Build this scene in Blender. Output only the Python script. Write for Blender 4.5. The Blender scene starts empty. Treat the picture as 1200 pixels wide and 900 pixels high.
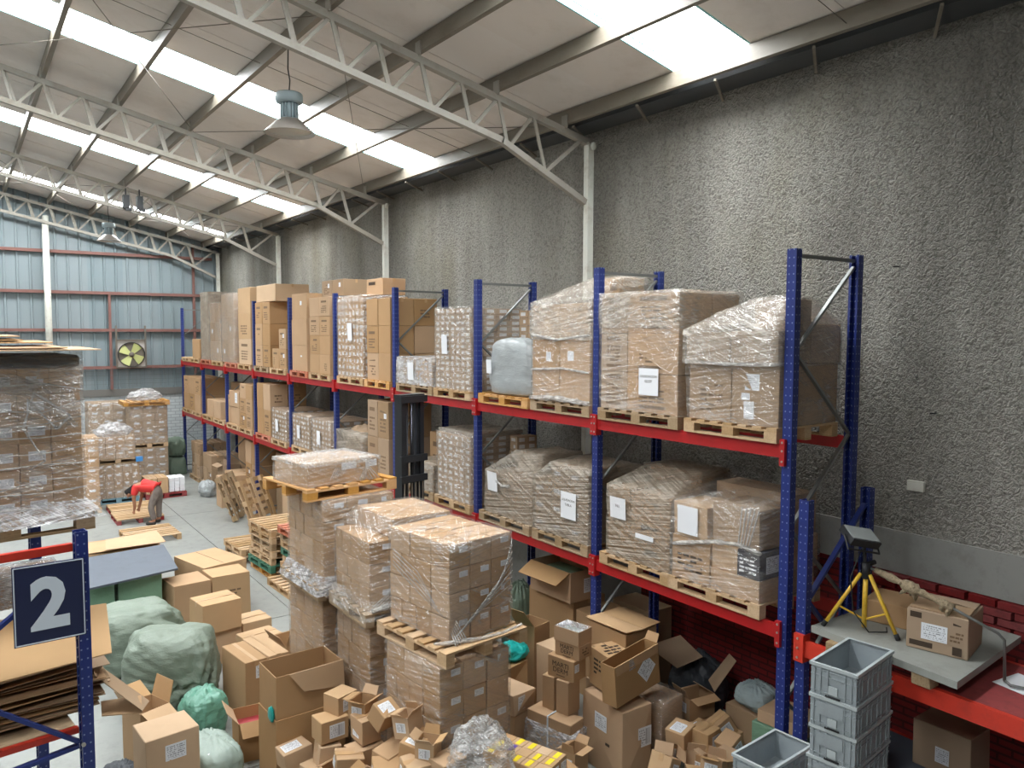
import bpy, bmesh, math, random
from mathutils import Vector, Matrix, Euler, noise

SC = bpy.context.scene
COL = SC.collection
rnd = random.Random(11)
R = math.radians

# ------------------------------------------------------------------ camera, world, exposure
YAW, PITCH, ROLL, CAMZ = 0.6155, -0.0671, 0.0033, 4.9
fwd = Vector((math.sin(YAW)*math.cos(PITCH), math.cos(YAW)*math.cos(PITCH), math.sin(PITCH)))
rgt = Vector((math.cos(YAW), -math.sin(YAW), 0))
upv = rgt.cross(fwd)
r2 = math.cos(ROLL)*rgt + math.sin(ROLL)*upv
u2 = -math.sin(ROLL)*rgt + math.cos(ROLL)*upv
cam = bpy.data.cameras.new('camera')
cam.sensor_width = 36.0
cam.lens = 915.6/1200*36
cam.clip_start = 0.05
camo = bpy.data.objects.new('camera', cam)
COL.objects.link(camo)
camo.matrix_world = Matrix(((r2.x, u2.x, -fwd.x, 0), (r2.y, u2.y, -fwd.y, 0), (r2.z, u2.z, -fwd.z, CAMZ), (0, 0, 0, 1)))
SC.camera = camo

world = bpy.data.worlds.new('world')
SC.world = world
world.use_nodes = True
wb = world.node_tree.nodes['Background']
wb.inputs['Color'].default_value = (0.75, 0.87, 1.0, 1)
wb.inputs['Strength'].default_value = 0.6
SC.view_settings.view_transform = 'Standard'
SC.view_settings.look = 'None'
SC.view_settings.gamma = 1.0
SC.view_settings.use_curve_mapping = False
SC.view_settings.exposure = -0.18
SKY_STRENGTH = 30.0          # daylight coming through the translucent roof sheets

# ------------------------------------------------------------------ node helpers
def srgb(r, g, b):
    f = lambda c: (c/255/12.92) if c/255 <= 0.04045 else ((c/255+0.055)/1.055)**2.4
    return (f(r), f(g), f(b), 1)

MATS = {}
def newmat(name):
    m = bpy.data.materials.new(name)
    m.use_nodes = True
    nt = m.node_tree
    MATS[name] = m
    return m, nt, nt.nodes['Principled BSDF'], nt.nodes['Material Output']

def N(nt, kind, **kw):
    n = nt.nodes.new(kind)
    for k, v in kw.items():
        if k in n.inputs.keys():
            n.inputs[k].default_value = v
        else:
            setattr(n, k, v)
    return n

def mathn(nt, op, a, b=None, c=None):
    n = nt.nodes.new('ShaderNodeMath'); n.operation = op
    for i, v in enumerate((a, b, c)):
        if v is None: continue
        if isinstance(v, (int, float)): n.inputs[i].default_value = v
        else: nt.links.new(v, n.inputs[i])
    return n.outputs[0]

def mixcol(nt, fac, a, b, blend='MIX'):
    n = nt.nodes.new('ShaderNodeMix'); n.data_type = 'RGBA'; n.blend_type = blend
    for i, v in ((0, fac), (6, a), (7, b)):
        if isinstance(v, (int, float)): n.inputs[i].default_value = v
        elif isinstance(v, tuple): n.inputs[i].default_value = v
        else: nt.links.new(v, n.inputs[i])
    return n.outputs[2]

def coords(nt, kind='Object', scale=(1, 1, 1), rot=(0, 0, 0)):
    tc = nt.nodes.new('ShaderNodeTexCoord')
    mp = nt.nodes.new('ShaderNodeMapping')
    mp.inputs['Scale'].default_value = scale
    mp.inputs['Rotation'].default_value = rot
    nt.links.new(tc.outputs[kind], mp.inputs[0])
    return mp.outputs[0]

def noisen(nt, vec, scale, detail=3.0, rough=0.55):
    n = nt.nodes.new('ShaderNodeTexNoise')
    n.inputs['Scale'].default_value = scale; n.inputs['Detail'].default_value = detail
    n.inputs['Roughness'].default_value = rough
    nt.links.new(vec, n.inputs['Vector'])
    return n.outputs[0]

def ramp(nt, fac, stops):
    n = nt.nodes.new('ShaderNodeValToRGB')
    e = n.color_ramp.elements
    while len(e) < len(stops): e.new(0.5)
    for i, (p, c) in enumerate(stops):
        e[i].position = p
        e[i].color = c if isinstance(c, tuple) else (c, c, c, 1)
    nt.links.new(fac, n.inputs[0])
    return n.outputs[0]

def bumpn(nt, h, strength, dist=0.01):
    n = nt.nodes.new('ShaderNodeBump')
    n.inputs['Strength'].default_value = strength
    n.inputs['Distance'].default_value = dist
    nt.links.new(h, n.inputs['Height'])
    return n.outputs[0]

def plain(name, col, rough=0.6, metal=0.0, var=0.12, nscale=3.0, stretch=(1, 1, 1), dirt=None, dirtamt=0.5,
          rand=0.0, bump=0.0, bscale=40.0, bdist=0.004, spec=0.5):
    """a coloured surface: soft tone variation, optional stains, per-object variation, fine relief"""
    m, nt, b, out = newmat(name)
    v = coords(nt, 'Object', stretch)
    n1 = noisen(nt, v, nscale, 4)
    dark = tuple(c*(1-var*1.6) for c in col[:3]) + (1,)
    lite = tuple(min(1, c*(1+var)) for c in col[:3]) + (1,)
    c = mixcol(nt, n1, dark, lite)
    if dirt:
        n2 = noisen(nt, v, nscale*2.7, 6, 0.7)
        c = mixcol(nt, mathn(nt, 'MULTIPLY', ramp(nt, n2, [(0.5, 0.0), (0.68, 1.0)]), dirtamt), c, dirt)
    if rand:
        oi = nt.nodes.new('ShaderNodeObjectInfo')
        hs = nt.nodes.new('ShaderNodeHueSaturation')
        nt.links.new(mathn(nt, 'MULTIPLY_ADD', oi.outputs['Random'], 2*rand, 1-rand), hs.inputs['Value'])
        nt.links.new(mathn(nt, 'MULTIPLY_ADD', oi.outputs['Random'], -0.25, 1.12), hs.inputs['Saturation'])
        nt.links.new(c, hs.inputs['Color'])
        c = hs.outputs[0]
    nt.links.new(c, b.inputs['Base Color'])
    b.inputs['Roughness'].default_value = rough
    b.inputs['Metallic'].default_value = metal
    b.inputs['Specular IOR Level'].default_value = spec
    if bump:
        nt.links.new(bumpn(nt, noisen(nt, v, bscale, 4), bump, bdist), b.inputs['Normal'])
    return m

# ------------------------------------------------------------------ materials
plain('cardboard', srgb(180, 147, 112), 0.8, var=0.08, nscale=2.5, rand=0.13, bump=0.08, bscale=60, spec=0.2)
plain('cardboard_pale', srgb(192, 160, 124), 0.8, var=0.07, nscale=2.5, rand=0.08, bump=0.06, bscale=60, spec=0.2)
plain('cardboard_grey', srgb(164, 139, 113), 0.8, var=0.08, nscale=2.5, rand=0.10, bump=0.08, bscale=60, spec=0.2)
plain('cardboard_inside', srgb(182, 138, 98), 0.85, var=0.08, nscale=3, rand=0.08, spec=0.1)
plain('cardboard_edge', srgb(214, 184, 146), 0.9, var=0.1, nscale=20, spec=0.1)
plain('packing_tape', srgb(186, 150, 108), 0.3, var=0.1, nscale=9, spec=0.5)
plain('ink', srgb(70, 55, 42), 0.8, var=0.2, nscale=25)
plain('ink_soft', srgb(120, 96, 72), 0.8, var=0.2, nscale=25)
plain('black_box', srgb(58, 60, 70), 0.6, var=0.25, nscale=7)
plain('pallet_wood', srgb(192, 161, 124), 0.85, var=0.16, nscale=4, stretch=(1, 6, 6), rand=0.16, dirt=srgb(120, 98, 76), dirtamt=0.35, bump=0.15, bscale=30, spec=0.2)
plain('pallet_wood_old', srgb(170, 146, 116), 0.9, var=0.18, nscale=4, stretch=(1, 6, 6), rand=0.16, dirt=srgb(88, 76, 62), dirtamt=0.45, bump=0.2, bscale=30, spec=0.2)
plain('pallet_wood_orange', srgb(204, 156, 98), 0.8, var=0.15, nscale=4, stretch=(1, 6, 6), rand=0.1, dirt=srgb(150, 104, 58), dirtamt=0.35, bump=0.12, bscale=30, spec=0.2)
plain('pallet_wood_red', srgb(196, 128, 104), 0.85, var=0.16, nscale=4, stretch=(1, 6, 6), rand=0.14, dirt=srgb(130, 60, 50), dirtamt=0.4, spec=0.2)
plain('pallet_red', srgb(150, 62, 62), 0.8, var=0.2, nscale=4, rand=0.1, dirt=srgb(96, 50, 46))
plain('pallet_green', srgb(70, 118, 96), 0.8, var=0.2, nscale=4, rand=0.1)
plain('pallet_blue', srgb(120, 156, 170), 0.8, var=0.2, nscale=4, rand=0.1)
plain('white_paper', srgb(232, 234, 238), 0.7, var=0.02, nscale=3)
plain('carton_label', srgb(206, 203, 200), 0.7, var=0.12, nscale=40)
plain('yellow_tape', srgb(245, 220, 40), 0.45, var=0.08, nscale=12)
plain('purple_tape', srgb(104, 80, 160), 0.45, var=0.15, nscale=12)
plain('steel_truss', srgb(160, 154, 143), 0.55, var=0.10, nscale=1.5, dirt=srgb(128, 116, 100), dirtamt=0.4, rand=0.05)
plain('steel_purlin', srgb(128, 120, 108), 0.5, var=0.16, nscale=1.2, stretch=(1, 0.25, 1), dirt=srgb(98, 84, 66), dirtamt=0.5)
plain('roof_white', srgb(226, 218, 212), 0.75, var=0.05, nscale=0.5, dirt=srgb(196, 184, 172), dirtamt=0.35, rand=0.02)
plain('rod_metal', srgb(120, 112, 102), 0.5, 0.4, var=0.1)
plain('cladding', srgb(128, 140, 144), 0.5, var=0.07, nscale=1.0, stretch=(1, 1, 0.15), dirt=srgb(116, 132, 140), dirtamt=0.35, rand=0.05)
plain('girt_brown', srgb(124, 86, 78), 0.7, var=0.15, nscale=2)
plain('post_white', srgb(216, 216, 206), 0.55, var=0.06, nscale=2, dirt=srgb(150, 126, 104), dirtamt=0.3)
plain('galvanised', srgb(130, 132, 130), 0.42, 0.55, var=0.12, nscale=4)
plain('rack_red', srgb(176, 26, 30), 0.45, var=0.10, nscale=3, dirt=srgb(120, 30, 28), dirtamt=0.3)
plain('rack_orange', srgb(204, 56, 38), 0.45, var=0.10, nscale=3, dirt=srgb(140, 44, 34), dirtamt=0.3)
plain('bolt_steel', srgb(190, 186, 180), 0.35, 0.7, var=0.1)
plain('mast_black', srgb(34, 36, 40), 0.4, var=0.2, nscale=4, spec=0.6)
plain('chrome_rod', srgb(150, 152, 170), 0.2, 0.9, var=0.05)
plain('lamp_blue_grey', srgb(168, 184, 190), 0.4, 0.1, var=0.06)
plain('lamp_shade_grey', srgb(190, 184, 178), 0.45, 0.2, var=0.04)
plain('dark_rubber', srgb(30, 30, 32), 0.7, var=0.15)
plain('fan_yellow', srgb(186, 190, 126), 0.5, var=0.06)
plain('fan_frame', srgb(112, 104, 94), 0.6, 0.2, var=0.1)
plain('crate_grey', srgb(150, 158, 162), 0.45, var=0.06, nscale=2.5, dirt=srgb(120, 126, 128), dirtamt=0.3, spec=0.4)
plain('crate_rim', srgb(176, 184, 186), 0.4, var=0.04, nscale=2.5)
plain('board_grey', srgb(150, 152, 146), 0.6, var=0.12, nscale=1.5, dirt=srgb(112, 110, 102), dirtamt=0.4)
plain('tripod_yellow', srgb(232, 188, 62), 0.4, var=0.08, nscale=6, dirt=srgb(140, 110, 50), dirtamt=0.3)
plain('black_plastic', srgb(36, 37, 40), 0.5, var=0.15)
plain('lamp_glass', srgb(170, 176, 176), 0.25, 0.3, var=0.05)
plain('sheet_slate', srgb(88, 96, 108), 0.55, var=0.08, nscale=2.0, dirt=srgb(66, 72, 82), dirtamt=0.3)
plain('cloth_wrap', srgb(168, 150, 122), 0.9, var=0.45, nscale=22, dirt=srgb(84, 70, 54), dirtamt=0.6, bump=0.9, bscale=40, bdist=0.02)
plain('shirt_red', srgb(226, 62, 60), 0.85, var=0.08, nscale=8)
plain('trousers_grey', srgb(128, 118, 112), 0.9, var=0.3, nscale=12)
plain('skin', srgb(176, 122, 92), 0.6, var=0.05)
plain('hair_dark', srgb(30, 26, 26), 0.7, var=0.2, nscale=30)
plain('shoe_dark', srgb(58, 54, 50), 0.7, var=0.2)
plain('green_plastic', srgb(30, 130, 74), 0.4, var=0.1)
plain('eaves_shade', srgb(74, 76, 78), 0.6, var=0.12, nscale=1.5)  # shade on the roof sheet beside the wall, put into the colour
plain('kerb_concrete', srgb(148, 148, 144), 0.85, var=0.10, nscale=2.0, dirt=srgb(112, 110, 106), dirtamt=0.4, bump=0.15, bscale=18)
plain('red_brick', srgb(126, 36, 36), 0.8, var=0.18, nscale=5, rand=0.15, dirt=srgb(74, 30, 30), dirtamt=0.5, bump=0.3, bscale=25)
plain('mortar_red', srgb(86, 34, 34), 0.9, var=0.15, nscale=6)
plain('sign_navy', srgb(30, 38, 74), 0.4, var=0.05)
plain('sign_white', srgb(214, 224, 234), 0.5, var=0.03)
plain('teal_plastic', srgb(30, 176, 170), 0.3, var=0.25, nscale=9, bump=0.4, bscale=22, spec=0.6)
plain('book_red', srgb(176, 66, 72), 0.6, var=0.25, nscale=16)
plain('blue_plastic', srgb(70, 140, 206), 0.4, var=0.1)
plain('wire_grey', srgb(110, 116, 120), 0.5, 0.4, var=0.1)
plain('wall_plaster', srgb(118, 115, 110), 0.85, var=0.06, nscale=0.8)

def blue_post_material():
    m, nt, b, out = newmat('rack_blue')
    tc = nt.nodes.new('ShaderNodeTexCoord')
    sp = nt.nodes.new('ShaderNodeSeparateXYZ'); nt.links.new(tc.outputs['Object'], sp.inputs[0])
    n1 = noisen(nt, tc.outputs['Object'], 3, 4)
    c = mixcol(nt, n1, srgb(20, 34, 92), srgb(34, 54, 130))
    # punched holes: pairs every 75 mm on each face
    fz = mathn(nt, 'ABSOLUTE', mathn(nt, 'SUBTRACT', mathn(nt, 'FRACT', mathn(nt, 'DIVIDE', sp.outputs['Z'], 0.075)), 0.5))
    def near(axis, off, w):
        return mathn(nt, 'LESS_THAN', mathn(nt, 'ABSOLUTE', mathn(nt, 'SUBTRACT', mathn(nt, 'ABSOLUTE', sp.outputs[axis]), off)), w)
    hz = mathn(nt, 'LESS_THAN', fz, 0.085)
    hh = mathn(nt, 'MULTIPLY', hz, mathn(nt, 'MAXIMUM', near('X', 0.022, 0.006), near('Y', 0.024, 0.006)))
    c = mixcol(nt, hh, c, srgb(120, 134, 172))
    nt.links.new(c, b.inputs['Base Color'])
    b.inputs['Roughness'].default_value = 0.42
    return m
blue_post_material()
plain('rack_blue_plain', srgb(32, 50, 116), 0.42, var=0.15, nscale=4, dirt=srgb(20, 30, 70), dirtamt=0.3)

def sticker_material(name, barcode):
    """white adhesive label on unit coordinates: rows of printed words, or words plus a bar code"""
    m, nt, b, out = newmat(name)
    tc = nt.nodes.new('ShaderNodeTexCoord')
    sp = nt.nodes.new('ShaderNodeSeparateXYZ'); nt.links.new(tc.outputs['Object'], sp.inputs[0])
    oi = nt.nodes.new('ShaderNodeObjectInfo')
    x, z = sp.outputs['X'], sp.outputs['Z']
    row = mathn(nt, 'FLOOR', mathn(nt, 'MULTIPLY', z, 8))
    inrow = mathn(nt, 'GREATER_THAN', mathn(nt, 'FRACT', mathn(nt, 'MULTIPLY', z, 8)), 0.5)
    cb = nt.nodes.new('ShaderNodeCombineXYZ')
    nt.links.new(mathn(nt, 'MULTIPLY', x, 16), cb.inputs[0])
    nt.links.new(mathn(nt, 'MULTIPLY_ADD', row, 7.3, mathn(nt, 'MULTIPLY', oi.outputs['Random'], 50)), cb.inputs[1])
    words = mathn(nt, 'GREATER_THAN', noisen(nt, cb.outputs[0], 1.0, 1), 0.5)
    ink = mathn(nt, 'MULTIPLY', inrow, words)
    if barcode:
        bars = mathn(nt, 'GREATER_THAN', mathn(nt, 'SINE', mathn(nt, 'MULTIPLY_ADD', x, 150, mathn(nt, 'MULTIPLY', mathn(nt, 'SINE', mathn(nt, 'MULTIPLY', x, 47)), 3))), 0.0)
        side = mathn(nt, 'GREATER_THAN', x, 0.55)
        ink = mathn(nt, 'ADD', mathn(nt, 'MULTIPLY', ink, mathn(nt, 'SUBTRACT', 1.0, side)), mathn(nt, 'MULTIPLY', bars, side))
    def inside(v, lo, hi):
        return mathn(nt, 'MULTIPLY', mathn(nt, 'GREATER_THAN', v, lo), mathn(nt, 'LESS_THAN', v, hi))
    ink = mathn(nt, 'MULTIPLY', ink, mathn(nt, 'MULTIPLY', inside(x, 0.07, 0.93), inside(z, 0.1, 0.9)))
    c = mixcol(nt, mathn(nt, 'MULTIPLY', ink, 0.65), srgb(230, 233, 238), srgb(40, 44, 58))
    nt.links.new(c, b.inputs['Base Color'])
    b.inputs['Roughness'].default_value = 0.5
sticker_material('sticker_text', False)
sticker_material('sticker_bar', True)

def film_material(name, base, streak, haze, tint, rough=0.18, scale=1.0):
    """stretch film: clear, with long thin gleaming wrinkles and milky patches where it doubles up"""
    m, nt, b, out = newmat(name)
    tc = nt.nodes.new('ShaderNodeTexCoord')
    def dirn(rot, sc):
        v = tc.outputs['Object']
        for r_, k in ((rot, (1, 1, 1)), ((0, 0, 0), sc)):
            mp = nt.nodes.new('ShaderNodeMapping'); mp.inputs['Rotation'].default_value = r_; mp.inputs['Scale'].default_value = k
            nt.links.new(v, mp.inputs[0]); v = mp.outputs[0]
        return v
    def ridge(v, sc, width):
        n = noisen(nt, v, sc, 3, 0.5)
        d = mathn(nt, 'ABSOLUTE', mathn(nt, 'SUBTRACT', n, 0.5))
        return n, ramp(nt, d, [(0.0, 1.0), (width, 0.0)])
    k = scale
    n1, r1 = ridge(dirn((R(9), R(7), 0), (0.5*k, 0.5*k, 15*k)), 1.5, 0.05)
    n2, r2 = ridge(dirn((R(-24), R(-26), 0), (0.6*k, 0.6*k, 11*k)), 1.6, 0.04)
    n3, r3 = ridge(dirn((R(50), R(-40), 0), (2*k, 2*k, 9*k)), 1.4, 0.03)
    patch = ramp(nt, noisen(nt, dirn((0.3, 0.2, 0.1), (1.6*k, 1.6*k, 2.4*k)), 1.3, 4, 0.6), [(0.45, 0.0), (0.68, 1.0)])
    lines = mathn(nt, 'MAXIMUM', mathn(nt, 'MAXIMUM', r1, r2), mathn(nt, 'MULTIPLY', r3, 0.6))
    lines = mathn(nt, 'MULTIPLY', lines, mathn(nt, 'MULTIPLY_ADD', patch, 0.65, 0.35))
    fac = mathn(nt, 'ADD', mathn(nt, 'MULTIPLY_ADD', lines, streak, base), mathn(nt, 'MULTIPLY', patch, haze))
    b.inputs['Base Color'].default_value = tint
    b.inputs['Roughness'].default_value = rough
    b.inputs['Specular IOR Level'].default_value = 0.9
    hsum = mathn(nt, 'ADD', mathn(nt, 'ADD', n1, n2), mathn(nt, 'MULTIPLY', n3, 0.6))
    bp = bumpn(nt, hsum, 1.0, 0.06)
    nt.links.new(bp, b.inputs['Normal'])
    gl = nt.nodes.new('ShaderNodeBsdfGlossy'); gl.inputs['Roughness'].default_value = rough
    nt.links.new(bp, gl.inputs['Normal'])
    tr = nt.nodes.new('ShaderNodeBsdfTransparent')
    m0 = nt.nodes.new('ShaderNodeMixShader'); m0.inputs[0].default_value = 0.09
    nt.links.new(tr.outputs[0], m0.inputs[1]); nt.links.new(gl.outputs[0], m0.inputs[2])
    mx = nt.nodes.new('ShaderNodeMixShader')
    nt.links.new(mathn(nt, 'MINIMUM', fac, 1.0), mx.inputs[0])
    nt.links.new(m0.outputs[0], mx.inputs[1]); nt.links.new(b.outputs[0], mx.inputs[2])
    nt.links.new(mx.outputs[0], out.inputs['Surface'])
    return m
film_material('film_clear', 0.035, 0.40, 0.13, srgb(226, 220, 212))
film_material('film_dusty', 0.34, 0.25, 0.18, srgb(168, 158, 142), 0.45)
film_material('film_white', 0.20, 0.55, 0.34, srgb(232, 232, 234), 0.2, 2.2)
film_material('film_heap', 0.16, 0.5, 0.22, srgb(244, 243, 240), 0.2, 2.6)
film_material('film_milky', 0.16, 0.34, 0.22, srgb(220, 211, 198), 0.22, 1.1)
film_material('film_band', 0.34, 0.5, 0.25, srgb(232, 229, 224), 0.2, 3.0)

def wrinkled(name, col, rough, scale=5.0, strength=0.7, var=0.12, spec=0.5):
    m, nt, b, out = newmat(name)
    v = coords(nt, 'Object', (1, 1, 1))
    w = coords(nt, 'Object', (1.0, 1.0, 3.2), (R(30), R(20), 0))
    n1 = noisen(nt, v, scale, 5, 0.6)
    n2 = noisen(nt, w, scale*1.6, 4, 0.6)
    c = mixcol(nt, n1, tuple(x*(1-var) for x in col[:3])+(1,), tuple(min(1, x*(1+var)) for x in col[:3])+(1,))
    nt.links.new(c, b.inputs['Base Color'])
    b.inputs['Roughness'].default_value = rough
    b.inputs['Specular IOR Level'].default_value = spec
    nt.links.new(bumpn(nt, mathn(nt, 'ADD', n1, n2), strength*0.6, 0.03), b.inputs['Normal'])
wrinkled('sack_green', srgb(122, 135, 121), 0.5, 4, 0.9)
wrinkled('sack_olive', srgb(104, 120, 104), 0.5, 4)
wrinkled('sack_pale', srgb(146, 162, 152), 0.42, 3.5)
wrinkled('sack_aqua', srgb(104, 158, 138), 0.3, 5)
wrinkled('sack_silver', srgb(158, 163, 164), 0.35, 2.2, 0.6)
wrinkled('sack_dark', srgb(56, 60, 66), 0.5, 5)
wrinkled('cloth_grey', srgb(150, 164, 166), 0.85, 7)
wrinkled('green_wrap', srgb(122, 158, 132), 0.3, 5)

def stucco_wall():
    m, nt, b, out = newmat('stucco')
    v = coords(nt, 'Object')
    lump = nt.nodes.new('ShaderNodeTexVoronoi'); lump.inputs['Scale'].default_value = 30
    nt.links.new(mixcol(nt, 0.12, v, noisen_color(nt, v, 16)), lump.inputs['Vector'])
    n1 = noisen(nt, v, 30, 5, 0.7)
    big = noisen(nt, coords(nt, 'Object', (1, 0.9, 0.16)), 1.1, 3)
    stain = noisen(nt, coords(nt, 'Object', (1, 1.0, 0.7)), 0.55, 4, 0.6)
    c = mixcol(nt, ramp(nt, big, [(0.34, 0.0), (0.66, 1.0)]), srgb(132, 129, 122), srgb(172, 169, 161))
    c = mixcol(nt, mathn(nt, 'MULTIPLY', ramp(nt, stain, [(0.5, 0.0), (0.72, 1.0)]), 0.35), c, srgb(134, 128, 100))
    h = mathn(nt, 'SUBTRACT', mathn(nt, 'MULTIPLY', n1, 0.6), lump.outputs['Distance'])
    pits = mathn(nt, 'MULTIPLY', ramp(nt, lump.outputs['Distance'], [(0.38, 0.0), (0.72, 1.0)]), ramp(nt, n1, [(0.40, 1.0), (0.62, 0.15)]))
    c = mixcol(nt, mathn(nt, 'MULTIPLY', pits, 0.5), c, srgb(70, 68, 64))
    nt.links.new(c, b.inputs['Base Color'])
    b.inputs['Roughness'].default_value = 0.95
    b.inputs['Specular IOR Level'].default_value = 0.15
    nt.links.new(bumpn(nt, h, 1.0, 0.03), b.inputs['Normal'])
def noisen_color(nt, vec, scale):
    n = nt.nodes.new('ShaderNodeTexNoise'); n.inputs['Scale'].default_value = scale
    nt.links.new(vec, n.inputs['Vector']); return n.outputs[1]
stucco_wall()

def brick_material(name, c1, c2, mortar, bw, bh):
    m, nt, b, out = newmat(name)
    tc = nt.nodes.new('ShaderNodeTexCoord'); sp = nt.nodes.new('ShaderNodeSeparateXYZ')
    nt.links.new(tc.outputs['Object'], sp.inputs[0])
    cb = nt.nodes.new('ShaderNodeCombineXYZ')
    nt.links.new(mathn(nt, 'ADD', sp.outputs['X'], sp.outputs['Y']), cb.inputs[0]); nt.links.new(sp.outputs['Z'], cb.inputs[1])
    br = nt.nodes.new('ShaderNodeTexBrick')
    br.inputs['Scale'].default_value = 1.0
    br.inputs['Brick Width'].default_value = bw; br.inputs['Row Height'].default_value = bh
    br.inputs['Mortar Size'].default_value = 0.012
    br.inputs['Color1'].default_value = c1; br.inputs['Color2'].default_value = c2; br.inputs['Mortar'].default_value = mortar
    nt.links.new(cb.outputs[0], br.inputs['Vector'])
    n1 = noisen(nt, coords(nt, 'Object'), 2.5, 4)
    nt.links.new(mixcol(nt, mathn(nt, 'MULTIPLY', n1, 0.4), br.outputs['Color'], mortar), b.inputs['Base Color'])
    b.inputs['Roughness'].default_value = 0.85
    nt.links.new(bumpn(nt, mathn(nt, 'SUBTRACT', 1.0, br.outputs['Fac']), 0.8, 0.02), b.inputs['Normal'])
brick_material('brick_white', srgb(206, 210, 210), srgb(192, 198, 200), srgb(160, 166, 168), 0.3, 0.11)
brick_material('brick_red', srgb(150, 34, 36), srgb(124, 26, 30), srgb(84, 22, 24), 0.26, 0.075)

def floor_material():
    m, nt, b, out = newmat('concrete_floor')
    v = coords(nt, 'Object')
    n1 = noisen(nt, v, 0.55, 5, 0.65); n2 = noisen(nt, v, 5, 5, 0.7)
    c = mixcol(nt, n1, srgb(126, 129, 126), srgb(158, 160, 155))
    c = mixcol(nt, mathn(nt, 'MULTIPLY', ramp(nt, n2, [(0.52, 0.0), (0.75, 1.0)]), 0.3), c, srgb(96, 100, 98))
    nt.links.new(c, b.inputs['Base Color'])
    nt.links.new(mathn(nt, 'MULTIPLY_ADD', n2, 0.25, 0.3), b.inputs['Roughness'])
    b.inputs['Specular IOR Level'].default_value = 0.35
    nt.links.new(bumpn(nt, n2, 0.05, 0.01), b.inputs['Normal'])
floor_material()

def glow(name, col, strength):
    m, nt, b, out = newmat(name)
    e = nt.nodes.new('ShaderNodeEmission')
    e.inputs['Color'].default_value = col; e.inputs['Strength'].default_value = strength
    nt.links.new(e.outputs[0], out.inputs['Surface'])
glow('skylight_sheet', (0.95, 0.985, 1.0, 1), SKY_STRENGTH)
plain('skylight_rail', srgb(150, 206, 206), 0.4, var=0.05)

# ------------------------------------------------------------------ mesh helpers
class MB:
    def __init__(self): self.v = []; self.f = []; self.m = []
    def add(self, vs, fs, mi=0):
        o = len(self.v); self.v += [tuple(p) for p in vs]
        self.f += [tuple(i+o for i in f) for f in fs]; self.m += [mi]*len(fs); return self
    def box(self, x0, y0, z0, x1, y1, z1, mi=0):
        return self.add([(x0,y0,z0),(x1,y0,z0),(x1,y1,z0),(x0,y1,z0),(x0,y0,z1),(x1,y0,z1),(x1,y1,z1),(x0,y1,z1)],
                        [(3,2,1,0),(4,5,6,7),(0,1,5,4),(1,2,6,5),(2,3,7,6),(3,0,4,7)], mi)
    def bar(self, p0, p1, w, h, up=(0,0,1), mi=0):
        p0 = Vector(p0); p1 = Vector(p1); d = (p1-p0).normalized(); u = Vector(up)
        s = d.cross(u)
        if s.length < 1e-4: s = d.cross(Vector((1,0,0)))
        s.normalize(); u = s.cross(d)
        vs = []
        for p in (p0, p1):
            for a, b in ((-1,-1),(1,-1),(1,1),(-1,1)): vs.append(p + s*a*w/2 + u*b*h/2)
        return self.add(vs, [(3,2,1,0),(4,5,6,7),(0,1,5,4),(1,2,6,5),(2,3,7,6),(3,0,4,7)], mi)
    def tube(self, pts, r, n=8, mi=0, cap=True):
        pts = [Vector(p) for p in pts]; rs = r if isinstance(r, (list, tuple)) else [r]*len(pts)
        rings = []; prev = None
        for i, p in enumerate(pts):
            d = (pts[min(i+1, len(pts)-1)] - pts[max(i-1, 0)]).normalized()
            a = prev - d*prev.dot(d) if prev else d.orthogonal()
            if a.length < 1e-5: a = d.orthogonal()
            a.normalize(); prev = a; b = d.cross(a)
            rings.append([p + (a*math.cos(2*math.pi*k/n) + b*math.sin(2*math.pi*k/n))*rs[i] for k in range(n)])
        vs = [q for ring in rings for q in ring]; fs = []
        for i in range(len(pts)-1):
            for k in range(n): fs.append((i*n+k, i*n+(k+1)%n, (i+1)*n+(k+1)%n, (i+1)*n+k))
        if cap: fs += [tuple(range(n-1, -1, -1)), tuple((len(pts)-1)*n+k for k in range(n))]
        return self.add(vs, fs, mi)
    def prism(self, prof, y0, y1, axis='y', mi=0):
        n = len(prof); vs = []
        for t in (y0, y1):
            for a, b in prof: vs.append({'y': (a, t, b), 'x': (t, a, b), 'z': (a, b, t)}[axis])
        fs = [tuple(range(n)), tuple(range(2*n-1, n-1, -1))] + [(i, i+n, (i+1)%n+n, (i+1)%n) for i in range(n)]
        return self.add(vs, fs, mi)
    def lathe(self, prof, n=20, mi=0):
        vs = []; fs = []
        for r, z in prof:
            for k in range(n): vs.append((r*math.cos(2*math.pi*k/n), r*math.sin(2*math.pi*k/n), z))
        for i in range(len(prof)-1):
            for k in range(n): fs.append((i*n+k, i*n+(k+1)%n, (i+1)*n+(k+1)%n, (i+1)*n+k))
        return self.add(vs, fs, mi)
    def mesh(self, name, mats, smooth=False):
        me = bpy.data.meshes.new(name); me.from_pydata(self.v, [], self.f)
        for mm in ([mats] if isinstance(mats, str) else mats): me.materials.append(MATS[mm])
        if any(self.m): me.polygons.foreach_set('material_index', self.m)
        if smooth: me.polygons.foreach_set('use_smooth', [True]*len(self.f))
        bm = bmesh.new(); bm.from_mesh(me); bmesh.ops.recalc_face_normals(bm, faces=bm.faces); bm.to_mesh(me); bm.free()
        return me

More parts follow.
